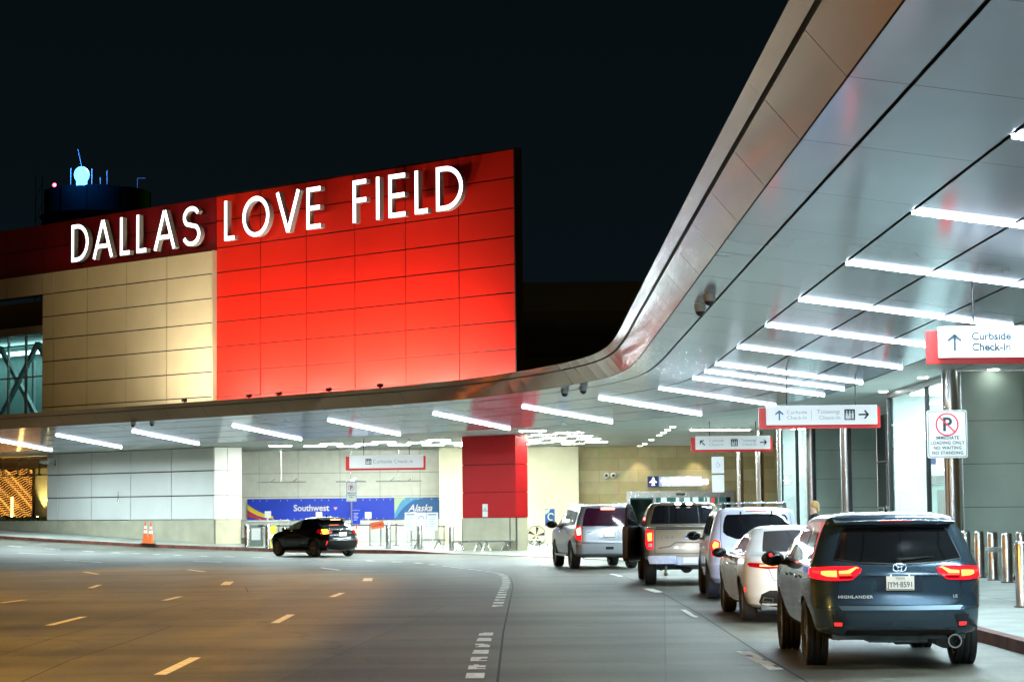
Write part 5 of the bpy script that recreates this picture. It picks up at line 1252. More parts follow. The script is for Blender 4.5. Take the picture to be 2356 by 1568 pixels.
# ---------------------------------------------------------------- dark blue-grey SUV in front
def dark_suv():
    loc, rz = place(4.215, 23.37, -1.3)
    o = thing('dark_suv', 'dark blue-grey SUV nearest the viewer with glowing tail lamps and plate JYM 8591', 'car', loc, rz)
    P = paint('slate_blue_paint', (.058,.105,.155), .6, .24)
    W = 1.955; L = 4.89; wy = (1.02, 3.81)
    #        z    w     yr    yf   Rr   Rf
    rows = [(.375, .84, .13, 4.75, .30, .6), (.41, .885, .075, 4.84, .32, .6), (.46, .91, .045, 4.88, .34, .6), (.56, .925, .015, 4.89, .35, .6), (.64, .93, .0, 4.89, .36, .6), (.665, .935, .0, 4.89, .36, .6), (.69, .94, .025, 4.88, .36, .6),
            (.80, .95, .05, 4.85, .37, .6), (.95, .955, .055, 4.80, .38, .6), (1.04, .95, .06, 4.70, .38, .6), (1.08, .945, .075, 4.5, .38, .6), (1.12, .94, .09, 3.95, .37, .7), (1.16, .93, .11, 3.75, .36, .6), (1.22, .905, .15, 3.6, .34, .5), (1.30, .875, .20, 3.42, .32, .45), (1.42, .83, .27, 3.12, .30, .4),
            (1.52, .785, .335, 2.85, .28, .4), (1.58, .755, .37, 2.68, .27, .4), (1.62, .735, .36, 2.5, .25, .4), (1.655, .70, .37, 2.35, .25, .4), (1.69, .62, .45, 2.1, .3, .4), (1.71, .50, .6, 1.9, .3, .4), (1.722, .34, .8, 1.7, .3, .3), (1.727, .12, 1.0, 1.4, .1, .1)]
    B = Body(rows, L, crown=.10, bulge=.018, wy=wy)
    B.mesh('body', P, o, zlist((.375,.46,5),(.46,.62,5),(.62,.70,8),(.70,1.0,8),(1.0,1.24,14),(1.24,1.56,10),(1.56,1.70,14),(1.70,1.727,6)), [(wy[0], .37, .415, .34, W/2), (wy[1], .37, .415, .36, W/2)])
    m = B.M
    # rear window, spoiler, tailgate
    gl = [(-.72,1.205),(-.45,1.165),(0,1.148),(.45,1.165),(.72,1.205),(.655,1.36),(.60,1.50),(.565,1.545),(0,1.565),(-.565,1.545),(-.60,1.50),(-.655,1.36)]
    g = patch(gl, m, 'rear_window', M_tint, o, .006, .06)
    seam(gl, m, g, .014, .008, 'window_seal', M_trim, closed=True)
    b = MB()
    def sp(x, y, z): return (x, y, z)
    for i in range(12):
        x0 = -.66+1.32*i/12; x1 = -.66+1.32*(i+1)/12; yy = lambda x: .25+.09*(x/.66)**2; zt = lambda x: 1.655-.02*(x/.66)**2
        b.hexa([(x0, yy(x0)+.01, zt(x0)-.05), (x1, yy(x1)+.01, zt(x1)-.05), (x1, .62, zt(x1)-.035), (x0, .62, zt(x0)-.035), (x0, yy(x0), zt(x0)-.028), (x1, yy(x1), zt(x1)-.028), (x1, .66, zt(x1)+.033), (x0, .66, zt(x0)+.033)])
    b.build('roof_spoiler', P, o)
    b = MB(); b.box(-.17, .17, .247, .262, 1.612, 1.624); b.build('high_stop_lamp', M_taild, o)
    tg = [(-.68,1.13),(-.70,.95),(-.70,.80),(-.665,.735),(-.60,.712),(0,.705),(.60,.712),(.665,.735),(.70,.80),(.70,.95),(.68,1.13)]
    seam(tg, m, o, .011, .004, 'tailgate_seam')
    # creases on the gate: raised ledge above the plate recess and bumper step
    patch([(-.40,1.022),(.40,1.022),(.40,1.045),(.31,1.078),(-.31,1.078),(-.40,1.045)], m, 'gate_ledge', P, o, .020, .08)
    patch([(-.265,.86),(.265,.86),(.255,1.02),(-.255,1.02)], m, 'plate_recess', paint('slate_blue_shaded', (.035,.055,.08), .6), o, .0035, .08, skirt=False)  # recess shade put into a darker copy of the body paint
    seam([(-.42,1.025),(.42,1.025)], m, o, .010, .022, 'crease_shade_line')  # dark strip drawn as the shade under the ledge
    for sg in (-1, 1):
        seam([(sg*.27,1.02),(sg*.40,.86),(sg*.5,.82)], m, o, .006, .004, 'crease_shade_line')  # crease shade drawn as thin dark strips
    patch([(-.66,.655),(.66,.655),(.70,.70),(-.70,.70)], m, 'bumper_step', mat('bumper_top', (.10,.15,.19), .35, .5), o, .012, .08)
    # emblem: overlapping rings
    p = m(0, 1.105, .018); b = MB()
    def ring(cx, cz, rx, rz_, w): solid_stroke(b, arcpts(cx, cz, rx, rz_, 0, 360, 28)[:-1], w, -.012, .006, True)
    ring(0, 0, .072, .048, .009); ring(0, .023, .042, .017, .007); ring(0, -.002, .020, .043, .007); b.m = [0]*len(b.m)
    e = b.build('emblem', mat('emblem_metal', (.30,.34,.38), .2, .9), o); e.location = p; e.rotation_euler = (-.15, 0, 0)
    # tail lamps: lit bar with arrow shape inside a red housing
    for sg in (1, -1):
        t_ = lambda poly: poly if sg == 1 else mirror(poly)
        house = [(.42,1.10),(.44,1.06),(.53,.985),(.66,.975),(.80,.975),(1.10,1.00),(1.22,1.06),(1.22,1.10),(1.0,1.115),(.75,1.125),(.48,1.125)]
        h = patch(t_(house), m, 'tail_lamp', M_tail2, o, .014, .05)
        patch(t_([(.50,1.015),(.535,.995),(.675,.992),(.675,1.022),(.55,1.03)]), m, 'lamp_core', M_taild, h, .017, .05, skirt=False)
        patch(t_([(.455,1.10),(.475,1.105),(.55,1.048),(.675,1.045),(.675,1.075),(.58,1.082),(.485,1.118),(.455,1.112)]), m, 'light_bar', M_tail, h, .018, .04, skirt=False)
        patch(t_([(.535,1.03),(.675,1.03),(.675,1.05),(.55,1.052)]), m, 'light_bar', glow('tail_lamp_orange', (1, .05, .01), 4), h, .0175, .05, skirt=False)
        patch(t_([(.70,1.015),(.82,1.02),(.90,1.04),(.90,1.072),(.82,1.078),(.70,1.08)]), m, 'light_bar', M_tail, h, .018, .04, skirt=False)
        patch(t_([(.92,1.045),(1.05,1.06),(1.05,1.082),(.92,1.078)]), m, 'side_marker', glow('tail_lamp_deep', (1, .03, .02), 2.5), h, .018, .05, skirt=False)
        seam(t_([(.687,.975),(.687,1.12)]), m, h, .008, .019, 'lamp_seam')
        # lower reflector in a dark pocket
        patch(t_([(.60,.605),(.645,.46),(.76,.46),(.79,.605)]), m, 'reflector_pocket', mat('pocket_dark', (.02,.03,.04), .4), o, .004, .06, skirt=False)
        patch(t_([(.655,.485),(.745,.485),(.755,.522),(.655,.522)]), m, 'reflector', M_refl, o, .010, .05)
    patch([(-.62,.385),(.62,.385),(.60,.44),(-.60,.44)], m, 'diffuser', M_trim, o, .006, .1)
    plate(B, o, 0, .945, off=.016)
    for x_ in (-.1, .1): b = MB(); b.sphere((x_, .045, 1.028), .010, 8); b.build('plate_lamp', glow('plate_lamp_white', (1,.95,.8), 3), o)
    on_rear(B, o, 'HIGHLANDER', .045, -.50, .795, M_badge, 'model_badge', .010, sx=1.25, spacing=1.1, bold=.001)
    on_rear(B, o, 'LE', .045, .62, .797, M_badge, 'trim_badge', .010, sx=1.2)
    # wiper
    b = MB(); a, c = m(0, 1.185, .02), m(.33, 1.215, .025); b.tube(a, c, .012, .007, 8); b.tube(m(-.02, 1.20, .022), m(.40, 1.218, .02), .006, n=6); b.sphere(m(0, 1.18, .015), .026, 10); b.build('rear_wiper', M_plastic, o)
    # side windows, seams, handles, mirror
    for sd in (-1, 1):
        f = lambda y, z, of=0, sd=sd: B.S(y, z, sd, of)
        for poly in ([(.62,1.22),(1.25,1.17),(1.30,1.50),(.82,1.50)], [(1.33,1.165),(2.25,1.155),(2.22,1.545),(1.38,1.515)], [(2.33,1.155),(3.38,1.155),(2.85,1.45),(2.55,1.555),(2.30,1.548)]):
            patch(poly, f, 'side_window', M_tint2, o, .005, .12, skirt=False)
        seam([(1.30,1.14),(1.32,.60),(1.5,.42)], f, o); seam([(2.29,1.14),(2.30,.42)], f, o); seam([(3.42,1.12),(3.35,.42)], f, o)
        seam([(.5,1.14),(3.5,1.12)], f, o, .022, .006, 'window_trim', M_chrome)
        b = MB(); [b.tube(f(y_, .98, .03), f(y_+.2, .985, .03), .016, n=8) for y_ in (1.45, 2.45)]; b.build('door_handle', P, o)
        mirror_part(o, .93, 3.22, 1.15, sd, M_trim if sd < 0 else P, 1.1, True, M_refl if sd < 0 else None)
        # wheel arch lip
    b = MB(); b.lathe([(.001,.09),(.016,.07),(.03,0)], 12); sf = b.build('shark_fin', P, o); sf.location = (0, .95, 1.72); sf.scale = (.7, 2.2, .9)
    chassis(o, W-.03, .37, .235, wy[0], wy[1], 5, True)
    axle_under(o, W, .37, wy[0], .33)
    b = MB(); b.tube((.58, .04, .315), (.58, .30, .33), .078, .078, 24, False); b.tube((.58, .045, .315), (.58, .30, .33), .062, .062, 24, False); b.lathe([(.062, 0), (.078, 0)], 24, (.58, .04, .315), 'y'); b.build('tailpipe', M_chrome, o)
    b = MB(); b.tube((.52, .30, .33), (.52, .9, .34), .11, .11, 16); b.tube((.40, .35, .31), (.12, 1.2, .24), .035, n=10); b.tube((-.1, .30, .30), (.1, .8, .30), .02, n=8); b.box(-.32, .32, .25, .75, .29, .40); b.build('muffler', M_under, o)
    headlights(o, B, .72, .78, (1,.95,.86), 480)
    return o
dark_suv()

# ---------------------------------------------------------------- white sedan
def sedan():
    loc, rz = place(4.50, 33.0, .5)
    o = thing('white_sedan', 'cream white sedan with black lower bumper, partly behind the dark blue SUV', 'car', loc, rz)
    P = paint('cream_white_paint', (.84,.87,.90), .05, .25)
    W = 1.85; L = 4.87; wy = (1.02, 3.87)
    rows = [(.22, .78, .22, 4.7, .3, .5), (.28, .86, .12, 4.82, .34, .6), (.40, .90, .05, 4.87, .38, .6), (.60, .92, .02, 4.87, .42, .7), (.78, .925, .03, 4.84, .44, .7), (.90, .92, .07, 4.7, .45, .7), (.96, .905, .06, 4.4, .44, .7), (1.0, .88, .10, 3.95, .43, .6), (1.02, .86, .20, 3.75, .42, .55), (1.045, .83, .42, 3.6, .4, .5), (1.08, .80, .62, 3.45, .36, .5), (1.15, .76, .82, 3.28, .32, .45), (1.24, .71, 1.05, 3.02, .3, .42), (1.34, .65, 1.30, 2.75, .28, .4), (1.40, .60, 1.48, 2.52, .28, .4), (1.44, .54, 1.62, 2.35, .26, .35), (1.465, .44, 1.75, 2.2, .25, .3), (1.478, .26, 1.85, 2.1, .15, .15), (1.482, .1, 1.9, 2.0, .05, .05)]
    B = Body(rows, L, crown=.14, bulge=.025, wy=wy, tf=.08, tr=.04)
    B.mesh('body', P, o, zlist((.22,.40,6),(.40,.90,10),(.90,1.10,18),(1.10,1.44,12),(1.44,1.482,8)), [(wy[0], .335, .375, .34, W/2), (wy[1], .335, .375, .36, W/2)])
    m = B.M
    patch([(-.60,1.085),(0,1.075),(.60,1.085),(.50,1.31),(.46,1.385),(0,1.405),(-.46,1.385),(-.50,1.31)], m, 'rear_window', mat('sedan_window', (.05,.045,.045), .08, var=.2, spec=.6), o, .006, .05)
    patch([(-.66,.205+.03),(.66,.235),(.76,.32),(.72,.44),(.58,.50),(-.58,.50),(-.72,.44),(-.76,.32)], m, 'lower_bumper', M_trim, o, .010, .08)
    for sg in (1, -1):
        t_ = lambda poly: poly if sg == 1 else mirror(poly)
        h = patch(t_([(.30,.885),(.34,.84),(.62,.83),(.95,.86),(1.02,.90),(.95,.925),(.60,.915)]), m, 'tail_lamp', M_taild, o, .010, .06)
        patch(t_([(.36,.865),(.62,.862),(.74,.868),(.74,.890),(.60,.892),(.36,.880)]), m, 'light_bar', glow('sedan_tail', (1, .32, .12), 5), h, .013, .06, skirt=False)
        patch(t_([(.50,.315),(.70,.335),(.68,.405),(.52,.39)]), m, 'tailpipe', M_chrome, o, .016, .06)
        patch(t_([(.53,.335),(.675,.348),(.66,.39),(.545,.378)]), m, 'tailpipe_mouth', M_seam, o, .018, .06, skirt=False)
        f = lambda y, z, of=0, sd=sg: B.S(y, z, sd, of)
        for poly in ([(1.12,1.08),(2.12,1.045),(2.1,1.33),(1.62,1.30)], [(2.2,1.045),(3.15,1.05),(2.6,1.28),(2.18,1.335)]): patch(poly, f, 'side_window', M_tint2, o, .005, .1, skirt=False)
        seam([(.95,1.04),(2.1,1.02),(3.3,1.03)], f, o, .018, .007, 'window_trim', M_chrome); seam([(1.0,1.06),(1.5,1.29),(1.75,1.36)], f, o, .018, .007, 'window_trim', M_chrome)
        seam([(1.35,1.0),(1.32,.7),(1.42,.32)], f, o); seam([(2.16,1.0),(2.16,.30)], f, o); seam([(3.25,1.0),(3.2,.3)], f, o); seam([(1.4,.30),(3.2,.28)], f, o, .02, .006, 'sill_trim', M_chrome)
        b = MB(); [b.tube(f(y_, .87, .025), f(y_+.2, .875, .025), .014, n=8) for y_ in (1.45, 2.3)]; b.build('door_handle', M_chrome, o)
        mirror_part(o, .90, 3.02, 1.03, sg, M_trim, .95)
        patch([(.42,.50),(.5,.46),(.58,.50),(.5,.54)], f, 'side_reflector', M_refl, o, .008, .05)
    seam([(-.56,1.0),(-.60,.86),(-.52,.66),(0,.63),(.52,.66),(.60,.86),(.56,1.0)], m, o, .010, .004, 'boot_seam')
    patch([(-.34,.47),(.34,.47),(.34,.50),(-.34,.50)], m, 'low_reflector', M_refl, o, .018, .08)
    plate(B, o, 0, .74, lines=None)
    chassis(o, W-.02, .335, .225, wy[0], wy[1], 10); axle_under(o, W, .335, wy[0], .2)
    headlights(o, B, .68, .68, (.50,.68,1.0), 260)
    return o
sedan()

# ---------------------------------------------------------------- white SUV with roof rack
def white_suv():
    loc, rz = place(4.68, 41.1, -2.0)
    o = thing('white_suv', 'white SUV with roof rack and dark rear window between sedan and pickup', 'car', loc, rz)
    P = paint('white_paint_lit_blue', (.68,.72,.84), .15, .3)  # white car, the blue light on it put into the paint colour
    W = 1.90; L = 4.8; wy = (1.0, 3.75)
    rows = [(.32, .82, .18, 4.7, .3, .5), (.42, .90, .06, 4.76, .3, .5), (.60, .92, .0, 4.8, .32, .5), (.68, .925, .0, 4.8, .32, .5), (.72, .925, .04, 4.78, .32, .5), (.95, .93, .05, 4.72, .33, .5), (1.06, .925, .06, 4.6, .33, .5), (1.12, .92, .08, 4.2, .32, .5), (1.17, .91, .10, 3.65, .32, .45), (1.25, .885, .13, 3.5, .30, .45), (1.45, .83, .19, 3.2, .28, .4), (1.62, .78, .25, 2.92, .26, .4), (1.70, .745, .28, 2.7, .25, .4), (1.74, .70, .33, 2.5, .28, .4), (1.765, .60, .45, 2.2, .3, .3), (1.78, .40, .6, 2.0, .3, .3), (1.785, .1, .9, 1.6, .1, .1)]
    B = Body(rows, L, crown=.13, bulge=.03, wy=wy)
    B.mesh('body', P, o, zlist((.32,.42,4),(.42,.66,5),(.66,.74,6),(.74,1.1,8),(1.1,1.3,10),(1.3,1.7,10),(1.7,1.785,12)), [(wy[0], .385, .43, .34, W/2), (wy[1], .385, .43, .36, W/2)])
    m = B.M
    gl = [(-.66,1.30),(-.60,1.24),(-.42,1.17),(0,1.155),(.42,1.17),(.60,1.24),(.66,1.30),(.66,1.42),(.62,1.58),(.57,1.635),(0,1.65),(-.57,1.635),(-.62,1.58),(-.66,1.42)]
    patch(gl, m, 'rear_window', M_tint, o, .006, .06)
    seam([(-.70,1.66),(-.72,1.2),(-.70,.80),(-.6,.735),(.6,.735),(.70,.80),(.72,1.2),(.70,1.66)], m, o, .010, .004, 'tailgate_seam')
    patch([(-.2,1.685),(.2,1.685),(.2,1.70),(-.2,1.70)], m, 'high_stop_lamp', M_taild, o, .008, .1)
    for sg in (1, -1):
        t_ = lambda poly: poly if sg == 1 else mirror(poly)
        h = patch(t_([(.74,1.12),(.75,.86),(.93,.84),(.98,1.0),(.95,1.10),(.86,1.16)]), m, 'tail_lamp', M_tail2, o, .012, .05)
        patch(t_([(.76,1.10),(.765,.99),(.90,.98),(.925,1.05),(.86,1.13)]), m, 'brake_light', M_tail, h, .016, .05, skirt=False)
        patch(t_([(.765,.965),(.77,.875),(.91,.865),(.93,.95)]), m, 'clear_light', M_clear, h, .015, .05, skirt=False)
        f = lambda y, z, of=0, sd=sg: B.S(y, z, sd, of)
        for poly in ([(.62,1.24),(1.2,1.22),(1.22,1.60),(.75,1.58)], [(1.3,1.22),(2.2,1.2),(2.2,1.63),(1.32,1.61)], [(2.3,1.2),(3.35,1.2),(2.8,1.56),(2.3,1.64)]): patch(poly, f, 'side_window', M_tint2, o, .005, .1, skirt=False)
        seam([(1.27,1.18),(1.28,.6),(1.4,.42)], f, o); seam([(2.25,1.18),(2.25,.4)], f, o); seam([(3.35,1.15),(3.3,.4)], f, o)
        b = MB(); [b.tube(f(y_, 1.0, .03), f(y_+.2, 1.0, .03), .016, n=8) for y_ in (1.4, 2.4)]; b.build('door_handle', M_chrome, o)
        mirror_part(o, .92, 3.25, 1.20, sg, M_trim, 1.1, True)
        b = MB(); b.tube((sg*.60, .75, 1.83), (sg*.60, 2.5, 1.84), .022, n=8); b.hexa([(sg*.60-.03,.62,1.74),(sg*.60+.03,.62,1.74),(sg*.60+.03,.86,1.75),(sg*.60-.03,.86,1.75),(sg*.60-.025,.74,1.86),(sg*.60+.025,.74,1.86),(sg*.60+.025,.84,1.86),(sg*.60-.025,.84,1.86)]); b.build('roof_rail', M_trim, o)
        b = MB(); b.box(sg*.3-.015, sg*.3+.015, .20, .30, 1.64, 1.70); b.build('window_hinge', M_trim, o)
    b = MB(); [b.tube((-.62, y_, 1.86), (.62, y_, 1.86), .018, n=8) for y_ in (1.0, 2.0)]; b.build('cross_bar', M_steel, o)
    plate(B, o, 0, .90, lines=None)
    seam([(-.15,1.09),(.15,1.09)], m, o, .02, .01, 'gate_trim', M_chrome)
    chassis(o, W+.01, .385, .25, wy[0], wy[1], 6); axle_under(o, W, .385, wy[0], .34)
    headlights(o, B, .70, .82, (.55,.72,1.0), 110)
    return o
white_suv()

# ---------------------------------------------------------------- bronze pickup with its door open
def pickup():
    loc, rz = place(4.02, 48.9, -1.0)
    o = thing('bronze_pickup', 'bronze pickup truck with lit cargo lamps and its left door open', 'pickup truck', loc, rz)
    P = paint('bronze_paint', (.26,.20,.125), .6, .28)
    W = 2.03; L = 5.9; wy = (1.30, 4.95); r = .41
    rows = [(.50, .86, .10, 5.8, .1, .4), (.60, .97, .04, 5.85, .10, .4), (.85, 1.0, .03, 5.9, .10, .4), (1.05, 1.0, .035, 5.88, .10, .4), (1.25, .985, .05, 5.8, .10, .5), (1.32, .965, .06, 5.7, .10, .5), (1.345, .94, .10, 5.3, .1, .5), (1.355, .90, .16, 4.6, .1, .4), (1.36, .85, .25, 4.4, .1, .3)]
    B = Body(rows, L, crown=.03, bulge=.02, wy=wy, tr=.0)
    B.mesh('body', P, o, zlist((.50,.62,4),(.62,1.25,10),(1.25,1.36,12)), [(wy[0], r, .47, .34, W/2), (wy[1], r, .47, .36, W/2)])
    rows2 = [(1.30, .965, 1.95, 4.65, .12, .4), (1.36, .955, 1.97, 4.5, .14, .4), (1.50, .91, 2.04, 4.2, .16, .4), (1.70, .845, 2.14, 3.85, .18, .4), (1.82, .79, 2.20, 3.6, .2, .4), (1.87, .74, 2.24, 3.45, .22, .35), (1.90, .64, 2.35, 3.3, .25, .3), (1.915, .4, 2.5, 3.1, .2, .2), (1.92, .1, 2.7, 2.9, .05, .05)]
    C_ = Body(rows2, L, crown=.05, tr=0, tf=0)
    C_.mesh('cab', P, o, zlist((1.30,1.5,4),(1.5,1.82,6),(1.82,1.92,10)))
    patch([(-.80,1.40),(.80,1.40),(.69,1.80),(.60,1.835),(-.60,1.835),(-.69,1.80)], C_.M, 'rear_window', M_tint, o, .006, .1)
    for x_ in (-.36, .36): seam([(x_, 1.40), (x_*.95, 1.82)], C_.M, o, .02, .009, 'window_post', M_trim)
    b = MB(); b.box(-.22, .22, 2.14, 2.24, 1.845, 1.90); hl = b.build('high_lamp', M_trim, o)
    for x_ in (-.13, .13): b = MB(); b.sphere((x_, 2.14, 1.873), .055, 10, (1.4, .5, .7)); b.build('cargo_lamp', glow('cargo_lamp', (1, .93, .72), 12), hl)
    b = MB(); b.box(-.80, .80, .22, 1.92, 1.30, 1.362); b.build('bed_shade_slab', M_seam, o)  # black slab on the closed top, standing in for shade inside the bed
    m = B.M
    seam([(-.79,1.33),(-.80,.74),(.80,.74),(.79,1.33)], m, o, .012, .004, 'tailgate_seam')
    patch([(-.78,1.28),(.78,1.28),(.77,1.335),(-.77,1.335)], m, 'tailgate_cap', M_trim, o, .012, .2)
    seam([(-.72,.86),(-.45,.90),(-.32,.99),(.32,.99),(.45,.90),(.72,.86)], m, o, .03, .006, 'crease_shade_line', mat('bronze_crease_shade', (.10,.075,.05), .4, .4))  # shade of the pressed crease put into a darker bronze strip
    b = MB(); solid_stroke(b, arcpts(0, 0, .125, .05, 0, 360, 28)[:-1], .016, -.02, .01, True); b.m = [0]*len(b.m); e = b.build('oval_emblem', M_chrome, o); e.location = m(0, 1.12, .02)
    b = MB(); b.prism(arcpts(0, 0, .115, .042, 0, 360, 28)[:-1], .01, Matrix.Translation((0, -.005, 0))); e2 = b.build('emblem_field', mat('emblem_blue', (.01,.03,.15), .3), e)
    for x_ in (-.62, -.5, -.38, .38, .5, .62): b = MB(); b.sphere(m(x_, 1.10, .006), .018, 8, (1.3, .4, .6)); b.build('badge_stud', M_chrome, o)
    for sg in (1, -1):
        t_ = lambda poly: poly if sg == 1 else mirror(poly)
        h = patch(t_([(.83,1.27),(.83,.85),(.95,.83),(1.04,.95),(1.04,1.20),(.98,1.29)]), m, 'tail_lamp', M_tail2, o, .014, .05)
        patch(t_([(.86,1.22),(.86,1.03),(.955,1.02),(.97,1.20)]), m, 'brake_light', M_tail, h, .018, .05, skirt=False)
        patch(t_([(.86,.97),(.86,.89),(.95,.89),(.955,.97)]), m, 'clear_light', M_clear, h, .017, .05, skirt=False)
    for pts in ([(.28,-.06,.50),(.93,-.02,.50),(.93,.10,.50),(.28,.10,.50),(.34,-.06,.70),(.98,-.02,.70),(.98,.10,.70),(.34,.10,.70)], [(-.93,-.02,.50),(-.28,-.06,.50),(-.28,.10,.50),(-.93,.10,.50),(-.98,-.02,.70),(-.34,-.06,.70),(-.34,.10,.70),(-.98,.10,.70)]):
        b = MB(); b.hexa(pts); b.build('chrome_bumper', mat('soft_chrome', (.8,.82,.85), .2, 1.0, var=0), o, bevel=.01)
    b = MB(); b.box(-.33, .33, -.03, .1, .48, .66); b.cur = 1; b.box(-.16, .16, -.045, -.03, .52, .65); b.build('bumper_centre', [mat('bumper_grey', (.3,.3,.3), .35, .6), M_plate], o)
    for sg in (-1, 1):
        f = lambda y, z, of=0, sd=sg: C_.S(y, z, sd, of)
        patch([(2.25,1.42),(3.2,1.40),(3.2,1.80),(2.4,1.80)], f, 'side_window', M_tint2, o, .005, .1, skirt=False)
        patch([(3.3,1.40),(4.2,1.40),(3.72,1.74),(3.3,1.80)], f, 'side_window', M_tint2, o, .005, .1, skirt=False)
        g = lambda y, z, of=0, sd=sg: B.S(y, z, sd, of); seam([(2.1,1.33),(2.1,.6)], g, o); seam([(3.25,1.33),(3.25,.55)], g, o)
    mirror_part(o, .98, 4.1, 1.38, 1, M_trim, 1.3)
    # open front left door, hinged at the front
    hx, hy = -1.0, 4.15; d = Vector((-math.sin(math.radians(21)), -math.cos(math.radians(21)), 0)); nn = Vector((d.y, -d.x, 0))

    b = MB(); Ld = 1.05
    prof = [(.0, .50), (Ld, .52), (Ld, 1.33), (0, 1.33)]
    Mx = Matrix(((d.x, nn.x, 0, hx), (d.y, nn.y, 0, hy), (0, 0, 1, 0), (0, 0, 0, 1)))
    def pr(b, poly, h, o0): b.prism(poly, h, Mx @ Matrix.Translation((0, o0, 0)))
    pr(b, [(.0, .55), (.1, .48), (Ld-.1, .48), (Ld, .56), (Ld+.01, 1.1), (Ld-.02, 1.34), (0, 1.34)], .14, -.07)
    door = b.build('open_door', mat('door_dark', (.035,.026,.02), .3, .3, coat=.6), o, bevel=.02)
    b = MB(); pr(b, [(.06, 1.34), (Ld-.05, 1.34), (Ld-.16, 1.80), (Ld-.30, 1.88), (.55, 1.84)], .05, -.025); b.build('door_frame', M_trim, door)
    b = MB(); pr(b, [(.14, 1.38), (Ld-.11, 1.38), (Ld-.21, 1.78), (Ld-.33, 1.84), (.57, 1.80)], .012, -.034); b.build('door_window', M_tint, door)
    b = MB(); c = Mx @ Vector((.15, .14, 1.38)); b.sphere(c, .13, 14, (1.1, .7, 1.0)); b.build('wing_mirror', M_trim, door)

    chassis(o, W-.02, r, .27, wy[0], wy[1], 6); axle_under(o, W, r, wy[0], .48)
    b = MB(); b.sphere((0, wy[0], r), .16, 14); b.tube((.45, .3, .42), (.45, 1.0, .42), .06); b.tube((-.25, .2, .5), (.25, .6, .42), .05); b.tube((-.55, .15, .45), (-.55, .15, .25), .03); b.sphere((-.55, .12, .27), .05, 8); b.build('differential', mat('chassis_steel', (.22,.2,.15), .4, .6), o)
    return o
pickup()

